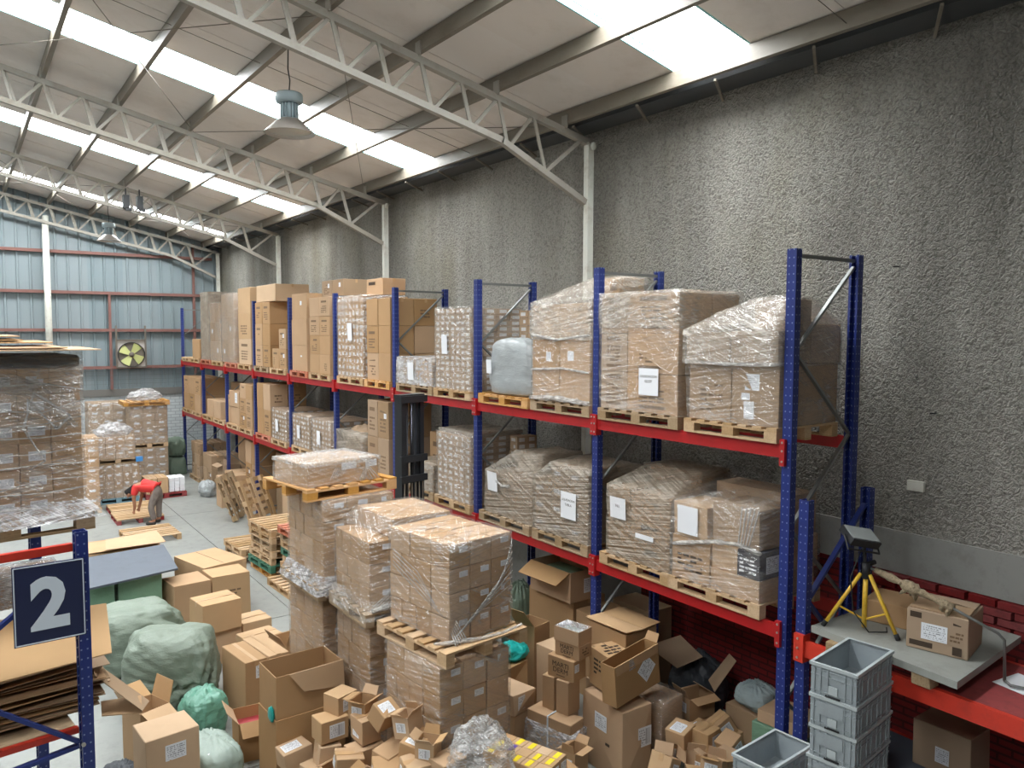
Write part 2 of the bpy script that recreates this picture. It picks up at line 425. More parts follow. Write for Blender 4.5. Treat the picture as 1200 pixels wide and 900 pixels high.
def ob(name, me, parent=None, loc=(0,0,0), rot=(0,0,0), scale=None):
    o = bpy.data.objects.new(name, me); COL.objects.link(o)
    o.location = loc; o.rotation_euler = rot
    if scale: o.scale = scale
    if parent: o.parent = parent
    return o
def tag(o, label=None, cat=None, group=None, kind=None):
    for k, v in (('label', label), ('category', cat), ('group', group), ('kind', kind)):
        if v: o[k] = v
    return o
def thing(name, label, cat, loc=(0,0,0), rz=0.0, group=None):
    return tag(ob(name, None, None, loc, (0, 0, R(rz))), label, cat, group)
_cache = {}
def cbox(w, d, h, mat, name):
    """shared box mesh with its origin at the low corner"""
    k = (round(w,3), round(d,3), round(h,3), mat)
    if k not in _cache: _cache[k] = MB().box(0,0,0,w,d,h).mesh(name, mat)
    return _cache[k]

# ------------------------------------------------------------------ the hall: floor, walls, roof
WX, FY, RIDGE, LX, BY = 7.95, 30.0, -3.0, -13.0, -9.0
def zroof(x): return 8.02 + 0.225*(7.75 - (x if x > RIDGE else 2*RIDGE - x))

fl = tag(ob('floor', MB().box(LX, BY, -0.3, WX+0.2, FY+0.2, -0.02).mesh('floor', 'mortar_red' if 0 else 'kerb_concrete')), kind='structure')
xs = [-13, -8.6, -4.2, 0.2, 4.6, 8.1]
ys = [-9, -4.6, -0.2, 4.2, 8.6, 13.0, 17.4, 21.8, 26.2, 30.1]
for i in range(len(xs)-1):
    for j in range(len(ys)-1):
        w, d = xs[i+1]-xs[i]-0.02, ys[j+1]-ys[j]-0.02
        ob('floor_slab', cbox(w, d, 0.05, 'concrete_floor', 'floor_slab'), fl, (xs[i]+0.01, ys[j]+0.01, -0.05))

wr = tag(ob('wall_right', MB().box(WX, BY, 2.84, WX+0.25, FY+0.3, 8.3).mesh('wall_right', 'stucco')), kind='structure')
ob('wall_base', MB().box(WX+0.03, 8.0, 0, WX+0.25, FY+0.3, 2.84).mesh('wall_base', 'kerb_concrete'), wr)
ob('concrete_band', MB().box(WX-0.03, BY, 2.40, WX+0.25, 8.0, 2.84).mesh('concrete_band', 'kerb_concrete'), wr)
ob('painted_brickwork', MB().box(WX+0.02, BY, 0, WX+0.25, 8.0, 2.40).mesh('painted_brickwork', 'brick_red'), wr)
# brick courses that stand proud under the band, near the grey board
bm_ = [cbox(0.12, 0.245+0.01*k, 0.066, 'red_brick', 'brick') for k in range(3)]
for r_ in range(4):
    y = 1.6 + (0.13 if r_ % 2 else 0)
    while y < 4.5:
        ob('brick', bm_[rnd.randrange(3)], wr, (WX-0.085+rnd.uniform(-0.015, 0.015), y, 2.40-0.078*(r_+1)), (0, rnd.uniform(-.03, .03), rnd.uniform(-.05, .05)))
        y += 0.275
for (y, z, s) in ((4.06, 3.34, 0.085),):
    ob('wall_box', MB().box(-0.04, -s, -s*0.6, 0, s, s*0.6).mesh('wall_box', 'post_white'), wr, (WX, y, z))
for (y, z) in ((4.33, 5.58), (3.9, 4.1), (5.2, 5.05)):
    ob('wall_hook', MB().tube([(0,0,0),(-0.06,0,0),(-0.06,0.03,0)], 0.008, 6).mesh('wall_hook', 'dark_rubber'), wr, (WX, y, z))

tag(ob('wall_left', MB().box(LX-0.25, BY, 0, LX, FY+0.3, zroof(LX)+0.2).mesh('wall_left', 'wall_plaster')), kind='structure')
tag(ob('wall_back', MB().box(LX, BY-0.25, 0, WX+0.25, BY, 11.2).mesh('wall_back', 'wall_plaster')), kind='structure')

# far gable: white painted block base, ribbed steel cladding, girts
wf = tag(ob('wall_far', MB().box(LX, FY, 0, WX, FY+0.25, 2.86).mesh('wall_far', 'brick_white')), kind='structure')
ob('wall_cap', MB().box(LX, FY-0.05, 2.62, WX, FY, 2.86).mesh('wall_cap', 'wall_plaster'), wf)
def clad_sheet():
    prof = [(0, 0)]
    for k in range(3):
        a = k*0.36
        prof += [(a+0.10, 0), (a+0.125, -0.045), (a+0.165, -0.045), (a+0.19, 0)]
    prof += [(1.08, 0), (1.08, 0.012)]
    back = [(p[0], p[1]+0.012) for p in prof[:-1]][::-1]
    return prof[:-1] + back
cs = clad_sheet()
x = WX
while x > -9:
    x0 = x - 1.08
    ztop = zroof(x0 if x0 > RIDGE else x) + 0.05
    ob('cladding_sheet', MB().prism(cs, 0, ztop-2.86, 'z').mesh('cladding_sheet', 'cladding'), wf, (x0, FY+rnd.uniform(0, 0.015), 2.86))
    x = x0
for z in (3.62, 4.9, 6.16, 7.49):
    ob('girt', MB().box(LX, FY-0.17, z-0.05, WX-0.3, FY-0.06, z+0.05).mesh('girt', 'girt_brown'), wf)
for xg in (4.25, 7.0):
    ob('girt_post', MB().box(xg-0.04, FY-0.16, 2.86, xg+0.04, FY-0.08, 6.16 if xg < 5 else 8.0).mesh('girt_post', 'girt_brown'), wf)
wm = MB()
for k in range(36): wm.tube([(-2.0+k*0.26, FY-0.2, 2.95), (-2.0+k*0.26, FY-0.2, 3.62)], 0.006, 4)
for z in (3.05, 3.2, 3.35, 3.5): wm.tube([(-2.0, FY-0.2, z), (7.2, FY-0.2, z)], 0.006, 4)
tag(ob('wire_mesh', wm.mesh('wire_mesh', 'wire_grey'), wf), kind='stuff')
ob('down_pipe', MB().tube([(2.42, FY-0.3, 2.86), (2.42, FY-0.3, 8.6)], 0.10, 12).mesh('down_pipe', 'post_white', True), wf)

# ceiling: white sheets, sky-lit strips, purlins, tie rods
ce = tag(ob('ceiling', MB().box(RIDGE-0.12, BY, zroof(RIDGE)-0.06, RIDGE+0.12, FY, zroof(RIDGE)+0.02).mesh('ceiling', 'roof_white')), kind='structure')
strips = [(5.78, 6.95), (12.9, 14.1), (19.85, 21.1), (26.85, 28.05)]
edges = [BY] + [e for s in strips for e in s] + [FY]
def slope_sheet(y0, y1, x0, x1, dz, t, name, mat):
    a, b = zroof(x0)+dz, zroof(x1)+dz
    return MB().add([(x0,y0,a),(x1,y0,b),(x1,y1,b),(x0,y1,a),(x0,y0,a+t),(x1,y0,b+t),(x1,y1,b+t),(x0,y1,a+t)],
                    [(3,2,1,0),(4,5,6,7),(0,1,5,4),(1,2,6,5),(2,3,7,6),(3,0,4,7)]).mesh(name, mat)
for k in range(0, len(edges), 2):
    y0, y1 = edges[k], edges[k+1]
    n = max(1, round((y1-y0)/1.15)); w = (y1-y0)/n
    for i in range(n):
        for (xa, xb) in ((8.2, RIDGE), (RIDGE, LX-0.2)):
            ob('roof_sheet', slope_sheet(y0+i*w+0.004, y0+(i+1)*w-0.004, xa, xb, rnd.uniform(0, 0.01), 0.05, 'roof_sheet', 'roof_white'), ce)
for k, (y0, y1) in enumerate(strips):
    win = tag(ob('window_%d' % (k+1), slope_sheet(y0, y1, 7.42, RIDGE, 0.03, 0.01, 'window', 'skylight_sheet')), kind='structure')
    ob('unseen_pane', slope_sheet(y0, y1, RIDGE, -6.5, 0.03, 0.01, 'window', 'skylight_sheet'), win)
    ob('roof_sheet', slope_sheet(y0, y1, -6.5, LX+1.2, 0.0, 0.05, 'roof_sheet', 'roof_white'), ce)
    for yy in (y0, y1-0.02, y1-0.16):
        ob('glazing_bar', slope_sheet(yy, yy+0.025, 7.42, RIDGE, 0.0, 0.03, 'glazing_bar', 'skylight_rail'), win)
    ob('roof_sheet', slope_sheet(y0, y1, 8.2, 7.42, 0.0, 0.05, 'roof_sheet', 'roof_white'), ce)
    ob('roof_sheet', slope_sheet(y0, y1, LX+1.2, LX-0.2, 0.0, 0.05, 'roof_sheet', 'roof_white'), ce)
def purlin(x):
    zt = zroof(x)
    prof = [(x-0.035, zt-0.2), (x+0.04, zt-0.2), (x+0.04, zt-0.178), (x+0.036, zt-0.178), (x+0.036, zt-0.195), (x-0.03, zt-0.195),
            (x-0.03, zt-0.01), (x+0.036, zt-0.01), (x+0.04, zt-0.003), (x-0.035, zt-0.003)]
    return MB().prism(prof, BY, FY).mesh('purlin', 'steel_purlin')
for x in (7.35, 6.15, 4.95, 3.75, 2.55, 1.35, 0.15, -1.05, -2.25, -4.5, -6.5, -8.5, -10.5): ob('purlin', purlin(x), ce)
def rod(a, b, r=0.006): ob('tie_rod', MB().tube([a, b], r, 6).mesh('tie_rod', 'rod_metal', True), ce)
def rz(x): return zroof(x)-0.24
for (y0, y1) in ((9.05, 15.9), (23.0, 29.6)):
    for (xa, xb) in ((7.3, 3.8), (3.8, 0.2)):
        rod((xa, y0, rz(xa)), (xb, y1, rz(xb))); rod((xb, y0, rz(xb)), (xa, y1, rz(xa)))
for y in (11.6, 18.4, 4.6): rod((7.3, y, zroof(7.3)-0.16), (-2.2, y, zroof(-2.2)-0.16), 0.0045)
wb_ = tag(ob('window_6', slope_sheet(-1.3, -0.1, -1.3, RIDGE, -0.02, 0.01, 'window', 'skylight_sheet')), kind='structure')  # added unseen glowing panel behind the camera, brightens the big left load
ob('unseen_pane', slope_sheet(-1.3, -0.1, RIDGE, -6.5, -0.02, 0.01, 'window', 'skylight_sheet'), wb_)  # the added panel carried on past the ridge, out of view
tag(ob('eaves_shade_strip', MB().box(7.5, BY, 7.90, WX, FY, 8.02).mesh('shade_strip', 'eaves_shade')), kind='structure')  # dark strip standing in for the shaded roof sheet between purlin and wall
y = -8.0
while y < 29:
    ob('eaves_bracket', MB().bar((7.36, y, 7.86), (7.93, y+0.35, 7.80), 0.03, 0.03).mesh('eaves_bracket', 'steel_purlin'), bpy.data.objects['eaves_shade_strip'])
    y += 1.3

# trusses with their wall posts
def truss(yt, label):
    t = thing('roof_truss', label, 'truss', (0, yt, 0), group='lattice roof trusses')
    zc = lambda x: 7.72 + 0.225*(7.75-x)
    ob('top_chord', MB().bar((7.80, 0, zc(7.80)), (RIDGE, 0, zc(RIDGE)), 0.09, 0.09).mesh('top_chord', 'steel_truss'), t)
    zb = lambda x: 7.53 + 0.225*(6.2-x)
    ob('bottom_chord', MB().bar((7.72, 0, 6.83), (6.2, 0, 7.53), 0.09, 0.085).bar((6.22, 0, 7.525), (RIDGE, 0, zb(RIDGE)), 0.09, 0.085).mesh('bottom_chord', 'steel_truss'), t)
    bot = lambda x: zb(x) if x < 6.2 else 6.83 + (7.72-x)*(0.70/1.52)
    x = 7.62
    ob('web_bar', MB().bar((7.62, 0, zc(7.62)-0.03), (6.98, 0, bot(6.98)+0.03), 0.05, 0.05).mesh('web_bar', 'steel_truss'), t)
    tx = 6.78
    bx = 6.98
    while tx > RIDGE + 0.3:
        m = MB()
        for s in (-0.03, 0.03): m.bar((tx-0.01+s*0.9, s, zc(tx)-0.03), (bx-0.01+s*0.9, s, bot(bx)+0.03), 0.028, 0.04)
        ob('web_strut', m.mesh('web_strut', 'steel_truss'), t)
        nbx = tx - 0.47
        ob('web_bar', MB().bar((tx-0.06, 0, zc(tx-0.06)-0.03), (nbx+0.05, 0, bot(nbx+0.05)+0.03), 0.04, 0.045).mesh('web_bar', 'steel_truss'), t)
        bx = nbx; tx = nbx - 0.13
    for x in (7.35, 6.15, 4.95, 3.75, 2.55, 1.35, 0.15): ob('purlin_cleat', MB().box(x-0.06, -0.09, zc(x)+0.04, x-0.037, 0.03, zc(x)+0.22).mesh('purlin_cleat', 'steel_truss'), t)
    c = thing('steel_stanchion', label.replace('lattice roof truss', 'grey steel wall stanchion carrying the truss'), 'steel post', (7.79, yt, 0), group='wall stanchions')
    ob('shaft', MB().box(-0.05, -0.05, 0, 0.06, 0.05, 7.68).mesh('shaft', 'post_white'), c)
    ob('cap_plate', MB().box(-0.08, -0.10, 7.68, 0.1, 0.10, 7.70).mesh('cap_plate', 'steel_truss'), c)
    ob('insulator', MB().lathe([(0.001, 0.06), (0.03, 0.05), (0.045, 0), (0.03, -0.05), (0.001, -0.06)], 10).mesh('insulator', 'post_white', True), c, (-0.02, -0.13, 7.64))
    return t
truss(9.05, 'nearest lattice roof truss, above the fifth red shelf pallets')
truss(15.9, 'second nearest lattice roof truss, beyond the near hanging lamp')
truss(23.0, 'third lattice roof truss, carrying two black boxes')
truss(29.6, 'farthest lattice roof truss, against the ribbed gable')
for o in bpy.data.objects:
    if o.name.startswith('roof_truss') or o.name.startswith('steel_stanchion'):
        i = {9.05: 0, 15.9: 1, 23.0: 2, 29.6: 3}[round(o.location.y, 2)]
        if o.name.startswith('roof_truss'):
            o['label'] = ['nearest grey lattice roof truss, its end at the pale post in mid wall',
                          'second lattice roof truss from the viewer, just beyond the near hanging lamp',
                          'third lattice roof truss from the viewer, carrying two small black boxes',
                          'farthest lattice roof truss, close against the ribbed steel gable wall'][i]
        else:
            o['label'] = ['pale steel wall post under the nearest roof truss, behind the rack',
                          'pale steel wall post under the second nearest roof truss',
                          'thin steel wall post under the third roof truss',
                          'steel wall post in the far corner under the farthest truss'][i]

# lamps hanging from the roof
def bay_lamp(x, y, zbot, label, ztop):
    t = thing('high_bay_lamp', label, 'lamp', (x, y, zbot), group='hanging high bay lamps')
    ob('lamp_shade', MB().lathe([(0.335, 0.0), (0.33, 0.012), (0.16, 0.17), (0.13, 0.19), (0.12, 0.19), (0.15, 0.165), (0.322, 0.0)], 32).mesh('lamp_shade', 'lamp_shade_grey', True), t)
    ob('diffuser', MB().lathe([(0.001, 0.03), (0.29, 0.03)], 24).mesh('diffuser', 'lamp_glass'), t)
    m = MB().lathe([(0.001, 0.19), (0.085, 0.19), (0.085, 0.42), (0.001, 0.42)], 20)
    for k in range(16):
        a = 2*math.pi*k/16
        m.bar((0.08*math.cos(a), 0.08*math.sin(a), 0.30), (0.12*math.cos(a), 0.12*math.sin(a), 0.30), 0.012, 0.22)
    ob('heat_sink', m.mesh('heat_sink', 'lamp_blue_grey'), t)
    ob('driver_housing', MB().lathe([(0.001, 0.40), (0.165, 0.40), (0.18, 0.42), (0.18, 0.51), (0.165, 0.53), (0.001, 0.53)], 24).mesh('driver_housing', 'lamp_blue_grey', True), t)
    ob('hanging_cable', MB().tube([(0,0,0.53), (0.015,0,0.70), (-0.01,0,0.85), (0,0,ztop-zbot)], 0.008, 6).mesh('hanging_cable', 'dark_rubber'), t)
    return t
bay_lamp(3.74, 10.5, 7.55, 'large grey high bay lamp hanging near the nearest truss', zroof(3.74)-0.19)
bay_lamp(3.74, 26.0, 7.53, 'small looking high bay lamp hanging far off, before the gable wall', zroof(3.74)-0.19)
t = None
for (x, lab) in ((3.72, 'black box clamped under the third truss, the one closer to the lamp'), (4.05, 'black box clamped under the third truss, the one closer to the rack')):
    t = thing('black_fixture', lab, 'fixture', (x, 22.9, 8.1), group='black boxes on the third truss')
    ob('housing', MB().box(-0.07, -0.12, 0, 0.07, 0.08, 0.34).mesh('housing', 'black_plastic'), t)
    ob('bracket', MB().bar((0, 0, 0.34), (0, 0, 0.52), 0.05, 0.03).mesh('bracket', 'black_plastic'), t)
    ob('foot_clip', MB().box(-0.03, -0.12, -0.06, 0.12, -0.04, 0.02).mesh('foot_clip', 'black_plastic'), t)

# wall fan on the gable
t = thing('wall_fan', 'yellow bladed extractor fan in a square frame on the gable', 'fan', (4.87, FY-0.24, 4.06))
m = MB()
for a, b in (((-.46,0,-.44), (-.46,0,1.0)), ((.46,0,-.44), (.46,0,1.0)), ((-.46,0,.5), (.46,0,.5)), ((-.46,0,-.44), (.46,0,-.44))): m.bar(a, b, 0.05, 0.05)
ob('fan_frame', m.mesh('fan_frame', 'fan_frame'), t)
ob('backplate', MB().box(-.44, 0.03, -.42, .44, 0.05, .48).mesh('backplate', 'lamp_shade_grey'), t)
ob('grille_disc', MB().tube([(0, .012, 0), (0, .028, 0)], .41, 28).mesh('grille_disc', 'fan_frame'), t)
ob('shroud', MB().lathe([(0.41, -0.03), (0.43, -0.03), (0.43, 0.05), (0.41, 0.05)], 28).mesh('shroud', 'black_plastic'), t, (0, 0, 0), (R(90), 0, 0))
ob('hub', MB().lathe([(0.001, -0.05), (0.08, -0.05), (0.09, 0.03), (0.001, 0.03)], 16).mesh('hub', 'fan_frame', True), t, (0, -0.03, 0), (R(90), 0, 0))
blade = MB().add([(0.07, -0.01, -0.05), (0.38, 0.02, -0.16), (0.40, -0.01, 0.0), (0.37, -0.05, 0.16), (0.07, -0.02, 0.07),
                  (0.07, 0.0, -0.05), (0.38, 0.03, -0.16), (0.40, 0.0, 0.0), (0.37, -0.04, 0.16), (0.07, -0.01, 0.07)],
                 [(0,1,2,3,4), (9,8,7,6,5), (0,5,6,1), (1,6,7,2), (2,7,8,3), (3,8,9,4), (4,9,5,0)]).mesh('blade', 'fan_yellow')
for k in range(4): ob('blade', blade, t, (0, -0.02, 0), (0, R(35+90*k), 0))

# ------------------------------------------------------------------ pallet racks
RX, RD = 6.34, 1.0                     # front line of the long rack, frame depth
P = [4.44 + 2.7*i for i in range(10)]
ZL, ZU, ZT = 2.11, 3.85, 5.67          # beam tops and post tops
def post_mesh(h, mat='rack_blue'):
    # omega section, 100 mm face towards the aisle, sides 80 mm deep
    prof = [(-0.05,-0.05),(0.035,-0.05),(0.035,-0.025),(0.025,-0.025),(0.025,-0.042),(-0.042,-0.042),(-0.042,0.042),(0.025,0.042),(0.025,0.025),(0.035,0.025),(0.035,0.05),(-0.05,0.05)]
    return MB().prism(prof, 0, h, 'z').mesh('post', mat)
rack = thing('pallet_rack', 'long two level pallet rack with blue posts and red beams along the rough wall', 'rack', (RX, P[0], 0))
pm = {}
def post(root, x, y, h, flip):
    if h not in pm: pm[h] = post_mesh(h)
    o = ob('post', pm[h], root, (x, y, 0), (0, 0, R(180) if flip else 0))
    ob('foot_plate', cbox(0.16, 0.14, 0.012, 'rack_blue_plain', 'foot_plate'), o, (-0.08, -0.07, 0))
    return o
def brace(root, a, b, w=0.035): ob('brace', MB().bar(a, b, 0.025, w, (0, 1, 0)).mesh('brace', 'galvanised'), root)
for i, py in enumerate(P):
    h = 3.95 if i in (7, 8) else ZT
    yy = py - P[0]
    post(rack, 0, yy, h, False); post(rack, RD, yy, h, True)
    if h > 5:
        ob('top_strut', MB().bar((0.03, yy, h-0.06), (RD-0.03, yy, h-0.06), 0.025, 0.035).mesh('top_strut', 'galvanised'), rack)
    z = h - 0.12; side = 1
    while z > 0.75:
        a = (RD-0.04, yy, z) if side > 0 else (0.04, yy, z)
        b = (0.04, yy, z-0.82) if side > 0 else (RD-0.04, yy, z-0.82)
        if z-0.82 > 0.1: brace(rack, a, b)
        z -= 0.84; side = -side
    ob('foot_strut', MB().bar((0.03, yy, 0.2), (RD-0.03, yy, 0.2), 0.025, 0.035).mesh('foot_strut', 'galvanised'), rack)
beam_m = MB().box(-0.03, 0, -0.13, 0.02, 2.594, 0).mesh('crossbeam', 'rack_red')
conn_m = MB().box(-0.058, -0.004, -0.20, 0.03, 0.05, 0.05).mesh('connector', 'rack_red')
bolt_m = MB().tube([(-0.064,0,0), (-0.056,0,0)], 0.011, 8).mesh('bolt', 'bolt_steel')
for i in range(9):
    for z in (ZL, ZU):
        for (x, f) in ((-0.025, 1), (RD+0.025, -1)):
            b = ob('crossbeam', beam_m, rack, (x, P[i]-P[0]+0.053, z))
            if f == 1:
                for (yy) in (-0.05, 2.60):
                    c = ob('connector', conn_m, b, (0.025, yy+(0.0 if yy < 0 else -0.004), 0))
                    c.location.x = -0.004
                if i < 3:
                    for yy in (-0.03, 2.62):
                        for zz in (-0.16, -0.06, 0.02): ob('bolt', bolt_m, b, (-0.004, yy, zz))

# short lower rack beside it, near the viewer
rack2 = thing('pallet_rack', 'short low rack beside the crate stack, with an orange red beam and deck', 'rack', (RX, 4.24, 0))
for xx, hh, fl_ in ((0, 3.36, False), (RD, 3.36, True)):
    post(rack2, xx, 0, hh, fl_)
    post(rack2, xx, -2.75, hh, fl_)
for (a, b) in (((RD-0.04, 0, 3.2), (0.04, 0, 2.4)), ((0.04, 0, 2.4), (RD-0.04, 0, 1.5)), ((RD-0.04, 0, 1.5), (0.04, 0, 0.7))): 
    ob('brace', MB().bar(a, b, 0.03, 0.05, (0, 1, 0)).mesh('brace', 'rack_blue_plain'), rack2)
for z in (2.05, 1.0):
    for x in (-0.025, RD+0.025):
        b = ob('crossbeam', MB().box(-0.03, -2.70, -0.15, 0.02, -0.05, 0).mesh('crossbeam', 'rack_orange'), rack2, (x, 0, z))
        if x < 0:
            ob('connector', MB().box(-0.06, -0.055, -0.20, 0.05, 0.045, 0.06).mesh('connector', 'rack_orange'), b, (0, 0, 0))
            for zz in (-0.16, -0.07, 0.02): ob('bolt', bolt_m, b, (-0.006, 0.0, zz))
ob('deck_panel', MB().box(0.0, -2.70, 2.03, RD, -1.0, 2.05).mesh('deck_panel', 'pallet_red'), rack2)
ob('deck_panel', MB().box(0.0, -2.70, 0.98, RD, -0.06, 1.0).mesh('deck_panel', 'sheet_slate'), rack2)

# rack with the number sign, at the left
rack3 = thing('pallet_rack', 'blue end frame of a rack carrying the number sign and a wrapped load', 'rack', (0.70, 6.76, 0), rz=8)
post(rack3, 0, 0, 3.36, True)
post(rack3, -1.0, 0, 3.36, False)
post(rack3, 0, 1.5, 3.30, True)
post(rack3, -1.0, 1.5, 3.30, False)
for (a, b) in (((-0.05, 0, 1.70), (-0.95, 0, 2.42)), ((-0.05, 0, 1.67), (-0.95, 0, 1.60)), ((-0.95, 0, 2.44), (-0.05, 0, 3.1)), ((-0.95, 0, 1.55), (-0.05, 0, 0.8))):
    ob('brace', MB().bar(a, b, 0.03, 0.05, (0, 1, 0)).mesh('brace', 'rack_blue_plain'), rack3)
for z in (3.26, 1.80):
    for yy in (0.05, 1.45):
        ob('crossbeam', MB().box(-0.96, yy-0.025, z-(0.06 if z > 3 else .045), -0.04, yy+0.025, z).mesh('crossbeam', 'rack_orange'), rack3)
ob('bolt', MB().tube([(-0.03,-0.065,1.69),(-0.03,-0.05,1.69)], 0.016, 8).mesh('bolt', 'bolt_steel'), rack3)
ob('deck_panel', MB().box(-0.95, 0.08, 1.78, -0.05, 1.42, 1.80).mesh('deck_panel', 'pallet_wood_old'), rack3)

# text helper: flat lettering turned into a thin mesh
def text_mesh(s, size, mat, align='CENTER', depth=0.0015, bold=0.0):
    cu = bpy.data.curves.new('lettering', 'FONT'); cu.body = s; cu.size = size; cu.extrude = depth; cu.offset = bold
    cu.align_x = align; cu.align_y = 'CENTER'; cu.resolution_u = 3
    o = bpy.data.objects.new('tmp_text', cu); COL.objects.link(o)
    bpy.context.view_layer.update()
    me = bpy.data.meshes.new_from_object(o.evaluated_get(bpy.context.evaluated_depsgraph_get()))
    bpy.data.objects.remove(o); me.materials.clear(); me.materials.append(MATS[mat])
    return me
sg = thing('number_sign', 'navy aisle sign with a large white figure 2', 'sign', (0.485, 6.66, 2.87), rz=2)
ob('sign_plate', MB().box(-0.235, 0, -0.30, 0.235, 0.012, 0.30).mesh('sign_plate', 'sign_navy'), sg)
m = MB()
for (a, b) in (((-.225, -.29), (.225, -.29)), ((-.225, .29), (.225, .29)), ((-.225, -.29), (-.225, .29)), ((.225, -.29), (.225, .29))):
    m.bar((a[0], -0.001, a[1]), (b[0], -0.001, b[1]), 0.003, 0.008, (0, 0, 1) if a[1] == b[1] else (1, 0, 0))
ob('border_line', m.mesh('border_line', 'sign_white'), sg)
n2 = ob('numeral', text_mesh('2', 0.5, 'sign_white', bold=0.02), sg, (0, -0.002, 0.0), (R(90), 0, 0))
bb = [Vector(c) for c in n2.bound_box]
cx = sum(c.x for c in bb)/8; cy = sum(c.y for c in bb)/8
sx = 0.255/(max(c.x for c in bb)-min(c.x for c in bb)); sy = 0.40/(max(c.y for c in bb)-min(c.y for c in bb))
n2.scale = (sx, sy, 1); n2.location = (-cx*sx, -0.002, -cy*sy+0.0)

# ------------------------------------------------------------------ builders for goods
def chamfer(w, d, h, c=0.006, j=0.0, mat='cardboard', name='carton', bulge=0.0):
    """carton body with slightly rounded edges; j shifts the corners a little, bulge swells the faces"""
    cor = {}
    for ix in (0, 1):
        for iy in (0, 1):
            for iz in (0, 1):
                cor[ix, iy, iz] = Vector((ix*w + rnd.uniform(-j, j), iy*d + rnd.uniform(-j, j), iz*h + (rnd.uniform(-j, j) if iz else 0)))
    mid = Vector((w/2, d/2, h/2))
    vs = []; idx = {}
    for k, p in cor.items():
        s = Vector((1-2*k[0], 1-2*k[1], 1-2*k[2]))
        for ax in range(3):
            q = p.copy()
            for a2 in range(3):
                if a2 != ax: q[a2] += s[a2]*c
            idx[k, ax] = len(vs); vs.append(q)
    fs = []
    for ax in range(3):
        o = [a for a in range(3) if a != ax]
        for side in (0, 1):
            ring = []
            for (a, b) in ((0,0),(1,0),(1,1),(0,1)):
                k = [0,0,0]; k[ax] = side; k[o[0]] = a; k[o[1]] = b; ring.append(idx[tuple(k), ax])
            if bulge:
                cpt = sum((vs[i] for i in ring), Vector())/4
                nrm = Vector((0,0,0)); nrm[ax] = 1 if side else -1
                if not (ax == 2 and side == 0):
                    vs.append(cpt + nrm*bulge); n = len(vs)-1
                    fs += [(ring[i], ring[(i+1)%4], n) for i in range(4)]
                    continue
            fs.append(tuple(ring))
    for ax in range(3):
        o = [a for a in range(3) if a != ax]
        for a in (0, 1):
            for b in (0, 1):
                k0 = [0,0,0]; k0[o[0]] = a; k0[o[1]] = b; k1 = list(k0); k1[ax] = 1
                fs.append((idx[tuple(k0), o[0]], idx[tuple(k1), o[0]], idx[tuple(k1), o[1]], idx[tuple(k0), o[1]]))
    for k in cor: fs.append((idx[k,0], idx[k,1], idx[k,2]))
    m = MB(); m.add(vs, fs)
    return m.mesh(name, mat)

_st = {}
def sticker(parent, face, u, v, su, sv, dims, kind='sticker_text', name='label_sticker', roll=0.0):
    """face R: local y=0 side, L: local x=0 side, T: top, F: x=w side. u, v: lower corner from the face's lower left as the viewer sees it"""
    w, d, h = dims
    if kind not in _st: _st[kind] = MB().box(0, -1, 0, 1, 0, 1).mesh(name, kind)
    t = 0.002
    if face == 'R': loc, rot = (u, 0, v), (0, 0, 0)
    elif face == 'L': loc, rot = (0, d-u, v), (0, 0, R(-90))
    elif face == 'T': loc, rot = (u, v, h), (R(-90), 0, 0)
    else: loc, rot = (w, u, v), (0, 0, R(90))
    if roll and face == 'R': rot = (0, R(roll), 0)
    if roll and face == 'T': rot = (R(-90), 0, R(roll))
    return ob(name, _st[kind], parent, loc, rot, (su, t, sv))

def printing(parent, face, rects, dims, mat='ink_soft', name='printed_mark'):
    """flat print on a face: list of (u, v, su, sv)"""
    w, d, h = dims; m = MB()
    for (u, v, su, sv) in rects:
        if face == 'R': m.box(u, -0.0015, v, u+su, 0.0, v+sv)
        elif face == 'L': m.box(-0.0015, d-u-su, v, 0.0, d-u, v+sv)
        else: m.box(u, v, h, u+su, v+sv, h+0.0015)
    return ob(name, m.mesh(name, mat), parent)
def word_rows(u, v, su, sv, rows, seed):
    q = random.Random(seed); out = []; rh = sv/rows
    for r in range(rows):
        x = u
        while x < u+su:
            l = q.uniform(0.15, 0.4)*su
            if q.random() < 0.8: out.append((x, v+r*rh, min(l, u+su-x), rh*0.5))
            x += l + su*0.06
    return out

def carton(label, near, z, w, d, h, rot=0, mat='cardboard', tape='x', stick=(), prints=(), group=None, j=0.006, bulge=0.0, tilt=(0, 0), name='cardboard_box', cat='box', parent=None):
    o = ob(name, chamfer(w, d, h, 0.006, j, mat, name, bulge), parent, (near[0], near[1], z), (R(tilt[0]), R(tilt[1]), R(rot)))
    if not parent: tag(o, label, cat, group)
    e = 0.0015 + j*0.3 + bulge*0.6
    if tape:
        m = MB()
        if tape == 'x':
            m.box(-e, d/2-0.025, h-min(0.07, h*0.3), 0, d/2+0.025, h+e).box(0, d/2-0.025, h, w, d/2+0.025, h+e)
        else:
            m.box(w/2-0.025, -e, h-min(0.07, h*0.3), w/2+0.025, 0, h+e).box(w/2-0.025, 0, h, w/2+0.025, d, h+e)
        ob('tape_strip', m.mesh('tape_strip', 'packing_tape'), o)
    for s in stick:
        q = sticker(o, *s[:5], (w, d, h), *(s[5:] or ('sticker_text',)))
        if bulge:
            k = bulge*0.75
            q.location = q.location + {'R': Vector((0, -k, 0)), 'L': Vector((-k, 0, 0)), 'T': Vector((0, 0, k)), 'F': Vector((k, 0, 0))}[s[0]]
    for s in prints:
        q = printing(o, s[0], s[1], (w, d, h), *s[2:])
        if bulge: q.location = {'R': Vector((0, -bulge*.7, 0)), 'L': Vector((-bulge*.7, 0, 0)), 'T': Vector((0, 0, bulge*.7))}[s[0]]
    return o

